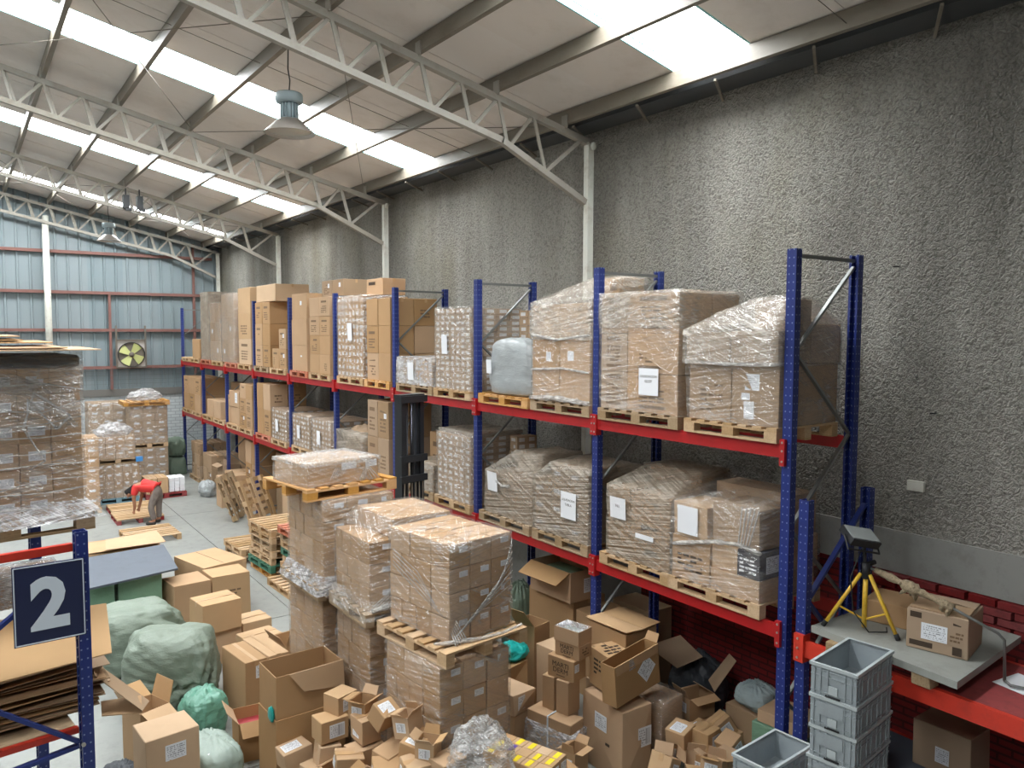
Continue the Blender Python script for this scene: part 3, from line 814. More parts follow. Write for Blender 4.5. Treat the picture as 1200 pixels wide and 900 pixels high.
def open_carton(label, near, z, w, d, h, rot=0, mat='cardboard', flaps=(100, 100, 60, 120), fl=None, stick=(), group=None, tilt=(0, 0), name='open_box', fill=None):
    """open box; flaps: opening angles of the y=0, x=w, y=d, x=0 flaps, measured from upright, None = flap missing"""
    t = 0.008
    m = MB()
    m.box(0,0,0,w,d,t).box(0,0,t,w,t,h).box(0,d-t,t,w,d,h).box(0,t,t,t,d-t,h).box(w-t,t,t,w,d-t,h)
    o = tag(ob(name, m.mesh(name, mat), None, (near[0], near[1], z), (R(tilt[0]), R(tilt[1]), R(rot))), label, 'box', group)
    fl = fl or min(w, d)/2
    for k, a in enumerate(flaps):
        if a is None: continue
        L = w if k in (0, 2) else d
        e = 0.012
        fm = MB().add([(e,0,0),(L-e,0,0),(L-e-0.01,0,fl),(e+0.01,0,fl),(e,0.006,0),(L-e,0.006,0),(L-e-0.01,0.006,fl),(e+0.01,0.006,fl)],
                      [(3,2,1,0),(4,5,6,7),(0,1,5,4),(1,2,6,5),(2,3,7,6),(3,0,4,7)]).mesh('flap', mat)
        mt = [Matrix.Translation((0,0,h)), Matrix.Translation((w,0,h)) @ Matrix.Rotation(R(90),4,'Z'),
              Matrix.Translation((w,d,h)) @ Matrix.Rotation(R(180),4,'Z'), Matrix.Translation((0,d,h)) @ Matrix.Rotation(R(-90),4,'Z')][k]
        f = ob('flap', fm, o)
        f.matrix_local = mt @ Matrix.Rotation(R(a), 4, 'X')
    for s in stick: sticker(o, *s[:5], (w, d, h), *(s[5:] or ('sticker_text',)))
    if fill:
        ob('contents', MB().box(t, t, t, w-t, d-t, h*0.7).mesh('contents', fill), o)
    return o

# ---- pallets: deck boards along local x, blocks and runners along local y
_pp = {}
def pallet(label, near, z, sx=1.0, sy=1.2, rot=0, mat='pallet_wood', tilt=(0, 0), blockmat=None, group=None, detail=True, turn=False):
    """turn: deck boards run along local y instead"""
    t = tag(ob('wooden_pallet', None, None, (near[0], near[1], z), (R(tilt[0]), R(tilt[1]), R(rot))), label, 'pallet', group)
    bm2 = blockmat or mat
    a, b = (sy, sx) if turn else (sx, sy)          # a: length of deck boards, b: across them
    def put(name, x, y, zz, w, d, h, mm):
        if turn: x, y, w, d = y, x, d, w
        ob(name, cbox(w, d, h, mm, name), t, (x, y, zz))
    n = 7; bw = 0.105
    for k in range(n):
        y = (b-bw)*k/(n-1)
        put('deck_board', 0, y, 0.122, a, bw if k % 3 else bw*1.1 if k < n-1 else bw, 0.02, mat)
    for x in (0, a/2-0.05, a-0.1):
        put('stringer_board', x, 0, 0.102, 0.1, b, 0.019, mat)
        put('bottom_board', x, 0, 0.0, 0.1, b, 0.02, bm2)
        for y in (0, b/2-0.07, b-0.14):
            put('block', x, y, 0.021, 0.1, 0.14, 0.08, bm2)
    return t

# ---- film: taut hull over given points, open below
def film_hull(parent, pts, mat='film_clear', grow=0.012, wrinkle=0.012, cuts=6, seed=0, name='stretch_film'):
    bm = bmesh.new()
    c = sum((Vector(p) for p in pts), Vector())/len(pts)
    zmin = min(p[2] for p in pts)
    for p in pts:
        p = Vector(p); dlt = p - c
        q = Vector((p.x + math.copysign(grow, dlt.x), p.y + math.copysign(grow, dlt.y), p.z + (grow if p.z > zmin+0.02 else 0)))
        bm.verts.new(q)
    r = bmesh.ops.convex_hull(bm, input=bm.verts)
    junk = list({v for v in r['geom_interior'] + r['geom_unused'] if isinstance(v, bmesh.types.BMVert)})
    if junk: bmesh.ops.delete(bm, geom=junk, context='VERTS')
    bmesh.ops.dissolve_limit(bm, angle_limit=0.05, verts=bm.verts, edges=bm.edges)
    bmesh.ops.delete(bm, geom=[f for f in bm.faces if f.normal.z < -0.7], context='FACES')
    bmesh.ops.triangulate(bm, faces=bm.faces)
    for _ in range(7):
        es = [e for e in bm.edges if e.calc_length() > 0.16]
        if not es: break
        bmesh.ops.subdivide_edges(bm, edges=es, cuts=1)
        bmesh.ops.triangulate(bm, faces=bm.faces)
    sh = Vector((seed*3.1, seed*1.7, seed*0.3))
    bm.normal_update()
    for v in bm.verts:
        n = noise.noise(v.co*5 + sh)*0.6 + noise.noise(Vector((v.co.x*9, v.co.y*9, v.co.z*22)) + sh)*0.4
        v.co += v.normal*(wrinkle*(n + 0.35))
    me = bpy.data.meshes.new(name); bm.to_mesh(me); bm.free()
    me.polygons.foreach_set('use_smooth', [True]*len(me.polygons))
    me.materials.append(MATS[mat])
    return ob(name, me, parent)

def box_pts(c):
    x, y, z, w, d, h = c[:6]
    return [(x+a*w, y+b*d, z+e*h) for a in (0,1) for b in (0,1) for e in (0,1)]

def film_band(parent, pts, w=0.03, mat='film_band'):
    """a gathered strand of film lying on the load"""
    m = MB(); pts = [Vector(p) for p in pts]
    fine = []
    for i in range(len(pts)-1):
        for k in range(6): fine.append(pts[i].lerp(pts[i+1], k/6))
    fine.append(pts[-1])
    m.tube(fine, [w*(0.32+0.4*abs(noise.noise(p*9))) for p in fine], 5)
    return ob('film_strand', m.mesh('film_strand', mat, True), parent)

def grid_cells(W, D, H, nx, ny, nz, gap=0.006, z0=0.0, tops=None):
    out = []
    for i in range(nx):
        for k in range(ny):
            for l in range(nz):
                if i == 0 or k == 0 or l == nz-1 or (tops and True):
                    out.append((i*W/nx+gap/2, k*D/ny+gap/2, z0+l*H/nz, W/nx-gap, D/ny-gap, H/nz-0.004))
    return out

def wrapped(label, near, z, cells, rot=0, mat='cardboard', film='film_clear', stick=None, wrinkle=0.012, group='film wrapped loads', extra=(), grow=0.012, seed=None, cat='wrapped load', tape=False):
    """a film wrapped load: cartons and film are parts of one thing. cells: (x, y, z, w, d, h[, material])"""
    t = thing('wrapped_load', label, cat, (near[0], near[1], z), rot, group)
    for n, c in enumerate(cells):
        w, d, h = c[3:6]
        b = ob('carton', chamfer(w, d, h, 0.005, 0.004, c[6] if len(c) > 6 else mat, 'carton'), t, c[:3])
        if tape: ob('tape_strip', MB().box(0, d/2-0.022, h, w, d/2+0.022, h+0.002).mesh('tape_strip', 'packing_tape'), b)
        if stick:
            for s in stick(n, c): sticker(b, *s[:5], (w, d, h), *(s[5:] or ('sticker_text',)))
    if film:
        pts = [p for c in cells for p in box_pts(c)] + list(extra)
        film_hull(t, pts, film, grow, wrinkle, seed=rnd.random()*20 if seed is None else seed)
    return t

def small_boxes(parent, W, D, H, nx, ny, nz, face_label=True, z0=0.0, mat='cardboard', name='small_cartons', depthlabel=True, x0=0.0, y0=0.0):
    """block of little labelled cartons, too small to tell apart singly: real boxes joined in one part"""
    m = MB(); w, d, h = W/nx, D/ny, H/nz
    for i in range(nx):
        for k in range(ny):
            for l in range(nz):
                if not (i == 0 or k == 0 or l == nz-1): continue
                ox, oy = rnd.uniform(-.006, .004), rnd.uniform(-.006, .004)
                x, y, z = x0+i*w+ox, y0+k*d+oy, z0+l*h
                m.box(x, y, z, x+w-.006, y+d-.006, z+h-.006)
                if i == 0: m.box(x-.002, y+d*.24, z+h*.24, x, y+d*(.78 if rnd.random() < .7 else .5), z+h*.70, 1)
                if k == 0 and depthlabel: m.box(x+w*.2, y-.002, z+h*.2, x+w*.75, y, z+h*.75, 1)
    o = ob(name, m.mesh(name, [mat, 'carton_label']), parent); o['kind'] = 'stuff'
    return o

# ---- sacks and crumpled film
def blob(name, sx, sy, sz, mat, seed, amp=0.10, power=3.0, cuts=26, flat=True, fine=0.35, knot=None):
    """soft bag: a rounded box sagging on its base, with folds; folds gather towards the knot if there is one"""
    bm = bmesh.new()
    bmesh.ops.create_cube(bm, size=2.0)
    bmesh.ops.subdivide_edges(bm, edges=bm.edges, cuts=cuts, use_grid_fill=True)
    sh = Vector((seed*2.3, seed*1.1, -seed))
    kd = Vector((knot[0]/(sx/2), knot[1]/(sy/2), knot[2]/sz*2-1)).normalized() if knot else Vector((0.2, 0.3, 1)).normalized()
    e1 = kd.orthogonal().normalized(); e2 = kd.cross(e1)
    for v in bm.verts:
        p = v.co
        l = (abs(p.x)**power + abs(p.y)**power + abs(p.z)**power)**(1/power)
        q = p/l; qn = q.normalized()
        t = qn.dot(kd); ang = math.atan2(qn.dot(e2), qn.dot(e1))
        n = noise.noise(q*1.6 + sh)*0.8 + noise.noise(q*3.4 + sh)*fine*0.6
        rg = 1 - 2*abs(noise.noise(Vector((math.cos(ang)*4.2, math.sin(ang)*4.2, t*0.8)) + sh*1.7))
        rg2 = 1 - 2*abs(noise.noise(Vector((q.x*3, q.y*3, q.z*6)) + sh*0.6))
        w = max(0.0, t)
        n += (rg - 0.6)*(0.14 + 0.86*w*w)*2.1*fine/0.35 + (rg2 - 0.6)*0.22
        q = q*(1 + amp*n*0.8)
        if knot: q = q.lerp(q*(1 + 0.12*max(0, t-0.8)*5), 1.0)
        z = (q.z + 1)/2
        if flat and z < 0.12: z = max(0.0, z*0.4)
        s = 1.0 - 0.10*z
        v.co = Vector((q.x*sx/2*s, q.y*sy/2*s, z*sz))
    me = bpy.data.meshes.new(name); bm.to_mesh(me); bm.free()
    me.polygons.foreach_set('use_smooth', [True]*len(me.polygons)); me.materials.append(MATS[mat])
    return me
def sack(label, loc, size, rot, mat, seed, amp=0.12, power=3.0, knot=None, cat='sack', name='plastic_sack', tagq=None, group=None):
    t = thing(name, label, cat, loc, rot, group)
    ob('sack_body', blob('sack_body', *size, mat, seed, amp, power, knot=knot), t)
    if knot:
        m = MB(); kx, ky, kz = knot
        pts = [Vector((kx, ky, kz)) + Vector((math.cos(a)*0.02*a, math.sin(a)*0.03, 0.03*a)) for a in [0, 1, 2, 3, 4]]
        m.tube(pts, [0.06, 0.035, 0.03, 0.05, 0.015], 8)
        m.tube([(kx-0.10, ky-0.05, kz+0.02), (kx, ky-0.02, kz+0.02), (kx+0.12, ky-0.06, kz-0.04)], [0.01, 0.028, 0.012], 7)
        ob('tied_knot', m.mesh('tied_knot', mat, True), t)
    if tagq: 
        s = sticker(t, 'T', 0, 0, tagq[3], tagq[4], (0, 0, 0)); s.location = tagq[:3]; s.rotation_euler = (R(-90+tagq[5]), 0, R(10))
    return t
def crumple(label, loc, size, rot, mat, seed, amp=0.55, cat='plastic film', name='crumpled_film', parent=None):
    bm = bmesh.new(); bmesh.ops.create_icosphere(bm, subdivisions=5, radius=1.0)
    sh = Vector((seed, seed*2, -seed))
    for v in bm.verts:
        q = v.co.normalized()
        n = noise.noise(q*1.7+sh)*0.9 + 0.5*(1-2*abs(noise.noise(q*2.6+sh))) + 0.28*(1-2*abs(noise.noise(q*6+sh))) + 0.12*(1-2*abs(noise.noise(q*13+sh)))
        q = q*(0.85 + amp*0.55*n)
        z = max(0.0, q.z*0.5 + 0.38)
        s = 1.25 - 0.55*min(1, z)
        v.co = Vector((q.x*size[0]/2*s, q.y*size[1]/2*s, z*size[2]))
    me = bpy.data.meshes.new(name); bm.to_mesh(me); bm.free()
    me.polygons.foreach_set('use_smooth', [True]*len(me.polygons)); me.materials.append(MATS[mat])
    o = ob(name, me, parent, loc, (0, 0, R(rot)))
    if not parent: tag(o, label, cat)
    return o

def sheet(label, pts, t, mat, z_sag=0.0, n=6, cat='sheet', name='cardboard_sheet', group=None, parent=None):
    """flat or sagging sheet between four corner points (near, right, back, left)"""
    a, b, c, d = [Vector(p) for p in pts]; m = MB(); vs = []
    for s in (0, 1):
        for i in range(n+1):
            for k in range(n+1):
                u, v = i/n, k/n
                p = (a*(1-u)+b*u)*(1-v) + (d*(1-u)+c*u)*v
                p = p - Vector((0, 0, z_sag*math.sin(math.pi*u)*math.sin(math.pi*v))) + Vector((0, 0, t*s))
                vs.append(p - a)
    q = (n+1)*(n+1); fs = []
    for i in range(n):
        for k in range(n):
            f = (i*(n+1)+k, (i+1)*(n+1)+k, (i+1)*(n+1)+k+1, i*(n+1)+k+1)
            fs += [f[::-1], tuple(x+q for x in f)]
    for i in range(n):
        for e in (lambda i: (i*(n+1), (i+1)*(n+1)), lambda i: (i*(n+1)+n, (i+1)*(n+1)+n), lambda i: (i, i+1), lambda i: (n*(n+1)+i, n*(n+1)+i+1)):
            x, y = e(i); fs.append((x, y, y+q, x+q))
    m.add(vs, fs)
    o = ob(name, m.mesh(name, mat), parent, a)
    if not parent: tag(o, label, cat, group)
    return o

# ------------------------------------------------------------------ goods on the long rack
ORD = ['first', 'second', 'third', 'fourth', 'fifth', 'sixth', 'seventh', 'eighth', 'ninth']
ROW = {1: ['single'], 2: ['bottom', 'top'], 3: ['bottom', 'middle', 'top'], 4: ['bottom', 'second', 'third', 'top'], 5: ['bottom', 'second', 'middle', 'fourth', 'top']}
def fits(s): assert 4 <= len(s.split()) <= 16, s; return s
def stack(where, near, z, W, D, H, nx, ny, nz, mat='cardboard', rot=0, group=None, adj='brown', printed=0.4, jit=0.012, tape='y', skip=()):
    """loose cartons stacked in a block; every carton is a thing"""
    w, d, h = W/nx, D/ny, H/nz
    ca, sa = math.cos(R(rot)), math.sin(R(rot))
    for i in range(nx):
        for k in range(ny):
            for l in range(nz):
                if not (i == 0 or k == 0 or l == nz-1) or (i, k, l) in skip: continue
                lx = i*w + rnd.uniform(0, jit); ly = k*d + rnd.uniform(0, jit)
                row = ROW[nz][l] + ' row'
                col = ('' if ny == 1 else [' near', ' middle', ' far', ' farthest'][k if ny > 2 else k*2])
                dep = ('' if nx == 1 else [' front', ' back', ' rear'][i])
                q = random.Random(l*17+k*5+i+int(near[1]*100))
                pr = []
                if q.random() < printed: pr.append(('L', [(d*.2, h*.70, d*.5, h*.10)] + word_rows(d*.2, h*.18, d*.5, h*.4, 4, q.random()), 'ink_soft'))
                if q.random() < printed*0.6: pr.append(('R', word_rows(w*.25, h*.3, w*.4, h*.35, 3, q.random()), 'ink_soft'))
                st = [('L', d*.55, h*.55, .10, .09)] if q.random() < 0.18 else []
                carton(fits('%s box, %s%s%s place, %s' % (adj, row, col, dep, where)), (near[0]+lx*ca-ly*sa, near[1]+lx*sa+ly*ca), z+l*h,
                       w-jit-.004, d-jit-.004, h-.003, rot, mat, tape if l == nz-1 else None, st, pr, group, 0.004)
FX = 6.27
BU, BL = ZU+0.003, ZL+0.003
PU, PL = BU+0.1425, BL+0.1425
def shelf_pallet(label, y, up, mat='pallet_wood', sy=1.2, x=None, sx=1.0):
    pallet(label, (FX-0.03 if x is None else x, y), BU if up else BL, sx, sy, 0, mat, group='pallets on the long rack')
def note(parent, x, y, z, w, h, lines, tilt=0.0, name='paper_note'):
    """sheet of paper fixed to the aisle side of a load"""
    n = ob(name, MB().box(0, -0.002, 0, w, 0, h).mesh(name, 'white_paper'), parent, (x, y, z), (R(tilt), 0, R(-90)))
    for k, (s, size, zz) in enumerate(lines):
        ob('lettering', text_mesh(s, size, 'ink', depth=0.0006), n, (w/2, -0.0028, h*zz), (R(90), 0, 0))
    return n

# --- upper shelf, first bay
shelf_pallet('pale pallet on the upper shelf, right beside the nearest tall blue post', 4.52, True, sy=1.15)
def s0(n, c): return {1: [('L', .16, .34, .17, .16, 'sticker_text'), ('L', .12, .24, .10, .07)], 0: []}.get(n, [])
u = wrapped('film wrapped load with a high corner, beside the nearest tall blue post', (FX, 4.53), PU,
        [(0.02, .57, 0, .5, .54, .60, 'cardboard_grey'), (0.02, 0.01, 0, .5, .55, .60), (.53, .02, 0, .46, .5, .60), (.53, .55, 0, .46, .5, .60),
         (-.03, .56, .604, .5, .56, .30), (-.02, 0.0, .604, .5, .55, .31), (.49, .0, .604, .5, .5, .38), (.49, .52, .604, .48, .55, .30), (.18, .01, .92, .32, .42, .30)], 0, 'cardboard_grey',
        'film_clear', s0, 0.02, grow=0.01)
printing(u.children[0], 'L', word_rows(.14, .1, .3, .3, 6, 3), (.5, .54, .6), 'ink_soft')
note(u, 0.012, .40, .06, .12, .17, [], 2)
film_hull(u, box_pts((-.04, -.01, .58, .98, 1.14, .33)) + box_pts((.17, 0, .9, .34, .43, .33)), 'film_milky', .012, .025, seed=61, name='film_cap')
film_band(u, [(-.03, 1.12, .60), (-.045, .6, .585), (-.03, 0.0, .60), (.4, -.01, .62)], .05)

# second load, with the printed notice
shelf_pallet('weathered pallet carrying the tall load with the printed white notice', 5.76, True, 'pallet_wood_old', 1.28)
def s1(n, c): return []
cells = []
for l in range(3):
    for (i, x, w) in ((0, 0, .52), (1, .53, .45)):
        for (k, y, d) in ((0, 0, .78), (1, .785, .45)):
            cells.append((x, y, l*.445, w-.004, d-.004, .44, 'cardboard_grey' if k else 'cardboard'))
u = wrapped('tall wrapped load with the printed white notice on its aisle side', (FX, 5.79), PU, cells, 0, 'cardboard', 'film_clear', None, 0.016, extra=[(.1, .2, 1.36), (1.15, .3, .95)])
for l in range(3):
    for ch, dd in ((u.children[l*4], .776), (u.children[l*4+1], .446)):
        printing(ch, 'L', [(dd*.22, .36, dd*.55, .05), (dd*.22, .05, dd*.55, .035)] + word_rows(dd*.24, .12, dd*.5, .2, 5, l), (.5, dd, .44), 'ink_soft')
film_hull(u, box_pts((0, 0, .95, 1.02, 1.24, .39)), 'film_milky', .014, .02, seed=63, name='film_cap')
note(u, -0.03, .56, .20, .30, .30, [('LIQUIDACION', .040, .70), ('GLISY', .045, .52)])
# third: lower wrapped load with a box on top under the sloping film
shelf_pallet('pallet under the wrapped load behind the second tall post', 7.20, True, 'pallet_wood_old', 1.2)
cells = []
for l in range(3):
    for (k, y, d) in ((0, 0, .58), (1, .59, .57)):
        for (x, w) in ((0, .5), (.51, .5)):
            cells.append((x, y, l*.42, w, d, .415, 'cardboard' if l < 2 else 'cardboard_pale'))
cells.append((.50, .01, 1.262, .42, .5, .32, 'cardboard_pale'))
u = wrapped('wrapped load whose film slopes up to a lone pale box, behind the second post', (FX, 7.23), PU, cells, 0, 'cardboard', 'film_clear',
        lambda n, c: [('L', .16, .12, .12, .12)] if n in (4, ) else [('L', .3, .1, .10, .12)] if n == 6 else [], 0.022, extra=[(0, 0, 1.28)])
printing(u.children[12], 'L', [(.05, .16, .4, .1)], (.42, .5, .32), 'ink_soft')
film_hull(u, box_pts((-.01, -.0, .80, 1.02, 1.17, .47)) + box_pts((.5, .01, 1.25, .43, .5, .33)), 'film_milky', .014, .025, seed=62, name='film_cap')
film_band(u, [(-.02, 1.15, .86), (-.035, .6, .80), (-.02, 0, .86)], .05); film_band(u, [(-.02, 1.15, .40), (-.03, .5, .44), (-.02, 0, .40)], .04); film_band(u, [(-.02, 1.18, .02), (-.03, .6, .05), (-.02, 0, .02)], .09)
# silver bag in front of a labelled stack
shelf_pallet('bright new pallet carrying the silver grey bag', 8.47, True, 'pallet_wood_orange', 1.22)
t = sack('silver grey plastic covered bale on a bright pallet, upper shelf', (FX+.27, 9.0, PU), (.56, 1.12, .80), 0, 'sack_silver', 4.2, 0.07, 5.0, name='wrapped_bale', cat='bale')
note(t, -.30, .46, .30, .12, .2, [], 3)
sr = thing('labelled_carton_stack', 'stack of small cartons with white labels behind the silver grey bale', 'carton stack', (FX+.58, 8.45, PU), group='stacks of small labelled cartons')
small_boxes(sr, .42, 1.05, 1.22, 2, 5, 11, mat='cardboard_grey')
# labelled small cartons left of the third post
shelf_pallet('pallet under the tall block of small labelled cartons beside the third post', 9.93, True, sy=1.1)
sr = thing('labelled_carton_stack', 'tall film wrapped block of small labelled cartons beside the third tall post', 'carton stack', (FX, 9.94, PU), group='stacks of small labelled cartons')
small_boxes(sr, .95, 1.06, 1.26, 4, 7, 14, mat='cardboard_grey')
film_hull(sr, box_pts((0, 0, 0, .95, 1.06, 1.27)), 'film_clear', .012, .012, seed=5)
note(sr, -.025, .82, .55, .17, .30, [], 2)
shelf_pallet('pallet under the low wrapped block of small cartons, upper shelf', 11.08, True, 'pallet_wood_old', 1.28)
sr = thing('labelled_carton_stack', 'low wrapped block of small labelled cartons on the upper shelf', 'carton stack', (FX, 11.10, PU), group='stacks of small labelled cartons')
small_boxes(sr, .95, .62, .40, 4, 4, 5, mat='cardboard', y0=0.0, depthlabel=False)
small_boxes(sr, .95, .62, .44, 4, 4, 6, mat='cardboard_grey', y0=0.63)
film_hull(sr, box_pts((0, 0, 0, .95, 1.25, .45)), 'film_white', .015, .015, seed=7)
note(sr, -.03, .80, .08, .20, .30, [], 2)
# fourth bay
shelf_pallet('pallet under the six bare boxes beside the fourth post', 12.62, True, 'pallet_wood_orange', 1.05)
stack('upper shelf, fourth bay of long rack', (FX, 12.63), PU, .98, 1.0, 1.5, 2, 2, 3, 'cardboard', group='bare boxes on the upper shelf')
shelf_pallet('pallet under the tallest block of small labelled cartons, fourth bay', 13.74, True, 'pallet_wood', 1.25)
sr = thing('labelled_carton_stack', 'tallest wrapped block of small labelled cartons, upper shelf, fourth bay', 'carton stack', (FX, 13.76, PU), group='stacks of small labelled cartons')
small_boxes(sr, .95, 1.22, 1.58, 4, 7, 12, mat='cardboard')
film_hull(sr, box_pts((0, 0, 0, .95, 1.22, 1.58)), 'film_clear', .012, .015, seed=9)
note(sr, -.03, .65, .72, .2, .34, [], 2)
carton('lone brown box lying on the tallest block of labelled cartons', (FX+.45, 13.85), PU+1.61, .5, .72, .32, 0, 'cardboard', 'y', prints=[('L', [(.1, .2, .3, .06)], 'ink')])
# fifth to ninth bays
shelf_pallet('pallet in the fifth bay, upper shelf, nearer of two', 15.36, True, 'pallet_wood', 1.2); shelf_pallet('pallet in the fifth bay, upper shelf, farther of two', 16.66, True, 'pallet_wood_red', 1.1)
stack('near stack, upper shelf, fifth bay', (FX, 15.42), PU, .95, 1.15, 1.62, 2, 2, 4, 'cardboard', group='bare boxes on the upper shelf', printed=.7)
stack('far stack, upper shelf, fifth bay', (FX, 16.72), PU, .95, .95, 1.74, 2, 1, 3, 'cardboard', group='bare boxes on the upper shelf')
stack('crosswise pile topping the fifth bay', (FX+.35, 15.5), PU+1.64, .6, 1.2, .36, 1, 2, 1, 'cardboard_grey', group='bare boxes on the upper shelf')
shelf_pallet('pallet in the sixth bay, upper shelf, nearer of two', 18.06, True, 'pallet_wood', 1.15); shelf_pallet('pallet in the sixth bay, upper shelf, farther of two', 19.32, True, 'pallet_wood_old', 1.15)
stack('near pile, upper shelf, sixth bay', (FX, 18.10), PU, .5, 1.0, .95, 1, 2, 2, 'cardboard', group='bare boxes on the upper shelf', skip=((0, 1, 1),))
stack('rear pile, upper shelf, sixth bay', (FX+.52, 18.10), PU, .45, 1.05, 1.62, 1, 1, 3, 'cardboard', group='bare boxes on the upper shelf')
stack('far stack, upper shelf, sixth bay', (FX, 19.25), PU, .9, 1.15, 1.62, 1, 2, 3, 'cardboard', group='bare boxes on the upper shelf', printed=.8)
carton('big pale box crowning the sixth bay of the long rack', (FX+.05, 18.9), PU+1.63, .85, 1.5, .42, 0, 'cardboard_pale', 'y')
shelf_pallet('pallet in the seventh bay, upper shelf, nearer of two', 20.76, True, 'pallet_wood', 1.15); shelf_pallet('pallet in the seventh bay, upper shelf, farther of two', 22.05, True, 'pallet_wood_red', 1.15)
stack('near stack, upper shelf, seventh bay', (FX, 20.80), PU, .9, 1.1, 2.05, 1, 1, 3, 'cardboard_pale', group='bare boxes on the upper shelf')
stack('crown, upper shelf, seventh bay', (FX+.1, 20.9), PU+2.06, .8, 1.3, .0+.02+.3, 1, 1, 1, 'cardboard_pale', group='bare boxes on the upper shelf', skip=((0,0,0),))
wrapped('wrapped load with a bright front corner, upper shelf, seventh bay', (FX, 22.30), PU, grid_cells(.9, 1.25, 1.95, 1, 2, 3), 0, 'cardboard_grey', 'film_clear', lambda n, c: [('L', .2, .25, .12, .12)] if n in (1, 3) else [])
shelf_pallet('pallet in the eighth bay, upper shelf, nearer of two', 23.5, True, 'pallet_wood', 1.15); shelf_pallet('pallet in the eighth bay, upper shelf, farther of two', 24.8, True, 'pallet_wood_red', 1.15)
wrapped('wrapped load one place before the farthest, upper shelf, eighth bay', (FX, 23.70), PU, grid_cells(.9, 1.15, 1.72, 1, 2, 3), 0, 'cardboard_grey', 'film_clear', lambda n, c: [('L', .2, .25, .12, .12)] if n in (0, 4) else [])
wrapped('tall grey wrapped panel load, upper shelf, eighth bay', (FX, 24.95), PU, grid_cells(.85, .95, 2.08, 1, 1, 2), 0, 'cardboard_grey', 'film_dusty')
shelf_pallet('farthest pallet on the upper shelf, next to the end post', 26.2, True, 'pallet_wood', 1.15); shelf_pallet('empty pallet end at the far post, upper shelf', 27.45, True, 'pallet_wood', 1.1)
carton('lone box on the farthest upper shelf pallet', (FX, 26.15), PU, .7, .95, .62, 0, 'cardboard', 'y')

# --- lower shelf
shelf_pallet('pallet on the lower shelf under the load with the black carton', 4.66, False, 'pallet_wood', 1.2)
u = wrapped('dusty wrapped load with a white sheet and a black carton inside', (FX, 4.69), PL,
        [(0, .62, 0, .55, .52, .46, 'cardboard'), (.0, .66, .464, .5, .46, .36, 'cardboard_pale'), (0, 0, 0, .9, .60, .22, 'cardboard'), (.02, .28, .224, .5, .33, .25, 'cardboard_pale'),
         (0, 0.0, .224, .45, .27, .27, 'black_box'), (.56, .62, 0, .42, .5, .6), (.5, 0, .224, .45, .6, .34), (.05, .05, .50, .55, .58, .40, 'cardboard_grey'), (.6, .05, .57, .38, 1.0, .42, 'cardboard_grey')], 0, 'cardboard',
        'film_clear', lambda n, c: [('R', .1, .05, .2, .17)] if n == 4 else [], 0.02, extra=[(0, .66, .83)])
printing(u.children[0], 'L', word_rows(.08, .10, .34, .2, 4, 8), (.55, .52, .46), 'ink'); printing(u.children[4], 'L', word_rows(.03, .05, .2, .16, 4, 9), (.45, .27, .27), 'white_paper')
note(u, -0.02, 1.05, .50, .28, .30, [], 1)
film_band(u, [(-.02, 1.1, .36), (-.03, .55, .50), (-.02, .25, .54), (-.01, -.01, .50)], .06)
for k in range(5): film_band(u, [(-.005, .02+.05*k, .92), (-.03, .12+.03*k, .52)], .018)
shelf_pallet('weathered pallet under the dusty load with the slanted note, lower shelf', 5.84, False, 'pallet_wood', 1.14)
u = wrapped('dusty wrapped load with a slanted note, beside the second post, lower shelf', (FX, 5.87), PL,
        [(0, 0, 0, .5, .62, .26), (0, .63, 0, .5, .36, .42), (0, 0, .264, .5, .62, .27), (0, .63, .424, .5, .36, .40), (.01, 0, .538, .5, .62, .27), (.52, 0, 0, .46, .97, .8, 'cardboard_grey'), (.5, .0, .81, .45, .8, .25, 'cardboard_grey')],
        0, 'cardboard', 'film_dusty', None, .02)
for ch in (u.children[0], u.children[2], u.children[4]): printing(ch, 'L', [(.18, .12, .26, .07)], (.5, .62, .27), 'ink')
note(u, -.03, .92, .46, .26, .25, [('N.I.', .05, .6)], 3)
note(u, -.03, .50, .30, .28, .055, [], 0)
shelf_pallet('green edged pallet under the load with the second printed notice', 7.20, False, 'pallet_wood_old', 1.15)
cells = [(x, y, l*.235, .33, .36, .23) for l in range(4) for (y) in (0, .37, .74) for x in (0, .34) if not (l == 3 and y > .7)] + [(.68, 0, 0, .3, 1.1, .9, 'cardboard_grey')]
u = wrapped('dusty stepped load of small cartons with a printed notice, lower shelf', (FX, 7.23), PL, cells, 0, 'cardboard_grey', 'film_dusty', lambda n, c: [('L', .05, .08, .13, .05)] if c[0] == 0 else [], .018)
note(u, -.03, .50, .27, .30, .34, [('LIQUIDACION', .040, .70), ('TABLA', .045, .52)])
shelf_pallet('pallet under the most thickly dusted load, lower shelf, second bay', 8.42, False, 'pallet_wood_old', 1.25)
u = wrapped('thickly dusted wrapped load with a torn paper, lower shelf, second bay', (FX, 8.40), PL,
        [(.02, .0, 0, .55, .6, .30), (.02, .61, 0, .52, .55, .30), (.03, .0, .305, .55, .6, .30), (.03, .61, .305, .50, .54, .30), (.58, 0, 0, .4, 1.0, .6), (.2, .05, .61, .7, .55, .32)], 0, 'cardboard_grey', 'film_dusty', None, .025)
note(u, -.03, 1.02, .34, .24, .28, [], 4)
film_band(u, [(-.03, .8, .5), (-.06, .62, .46), (-.05, .45, .48)], .05)
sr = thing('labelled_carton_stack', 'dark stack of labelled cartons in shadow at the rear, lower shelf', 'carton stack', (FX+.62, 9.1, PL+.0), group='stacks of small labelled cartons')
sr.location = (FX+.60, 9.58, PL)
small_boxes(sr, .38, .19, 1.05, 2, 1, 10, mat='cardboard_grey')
shelf_pallet('pallet under the wrapped labelled cartons at the third post, lower shelf', 9.93, False, 'pallet_wood', 1.08)
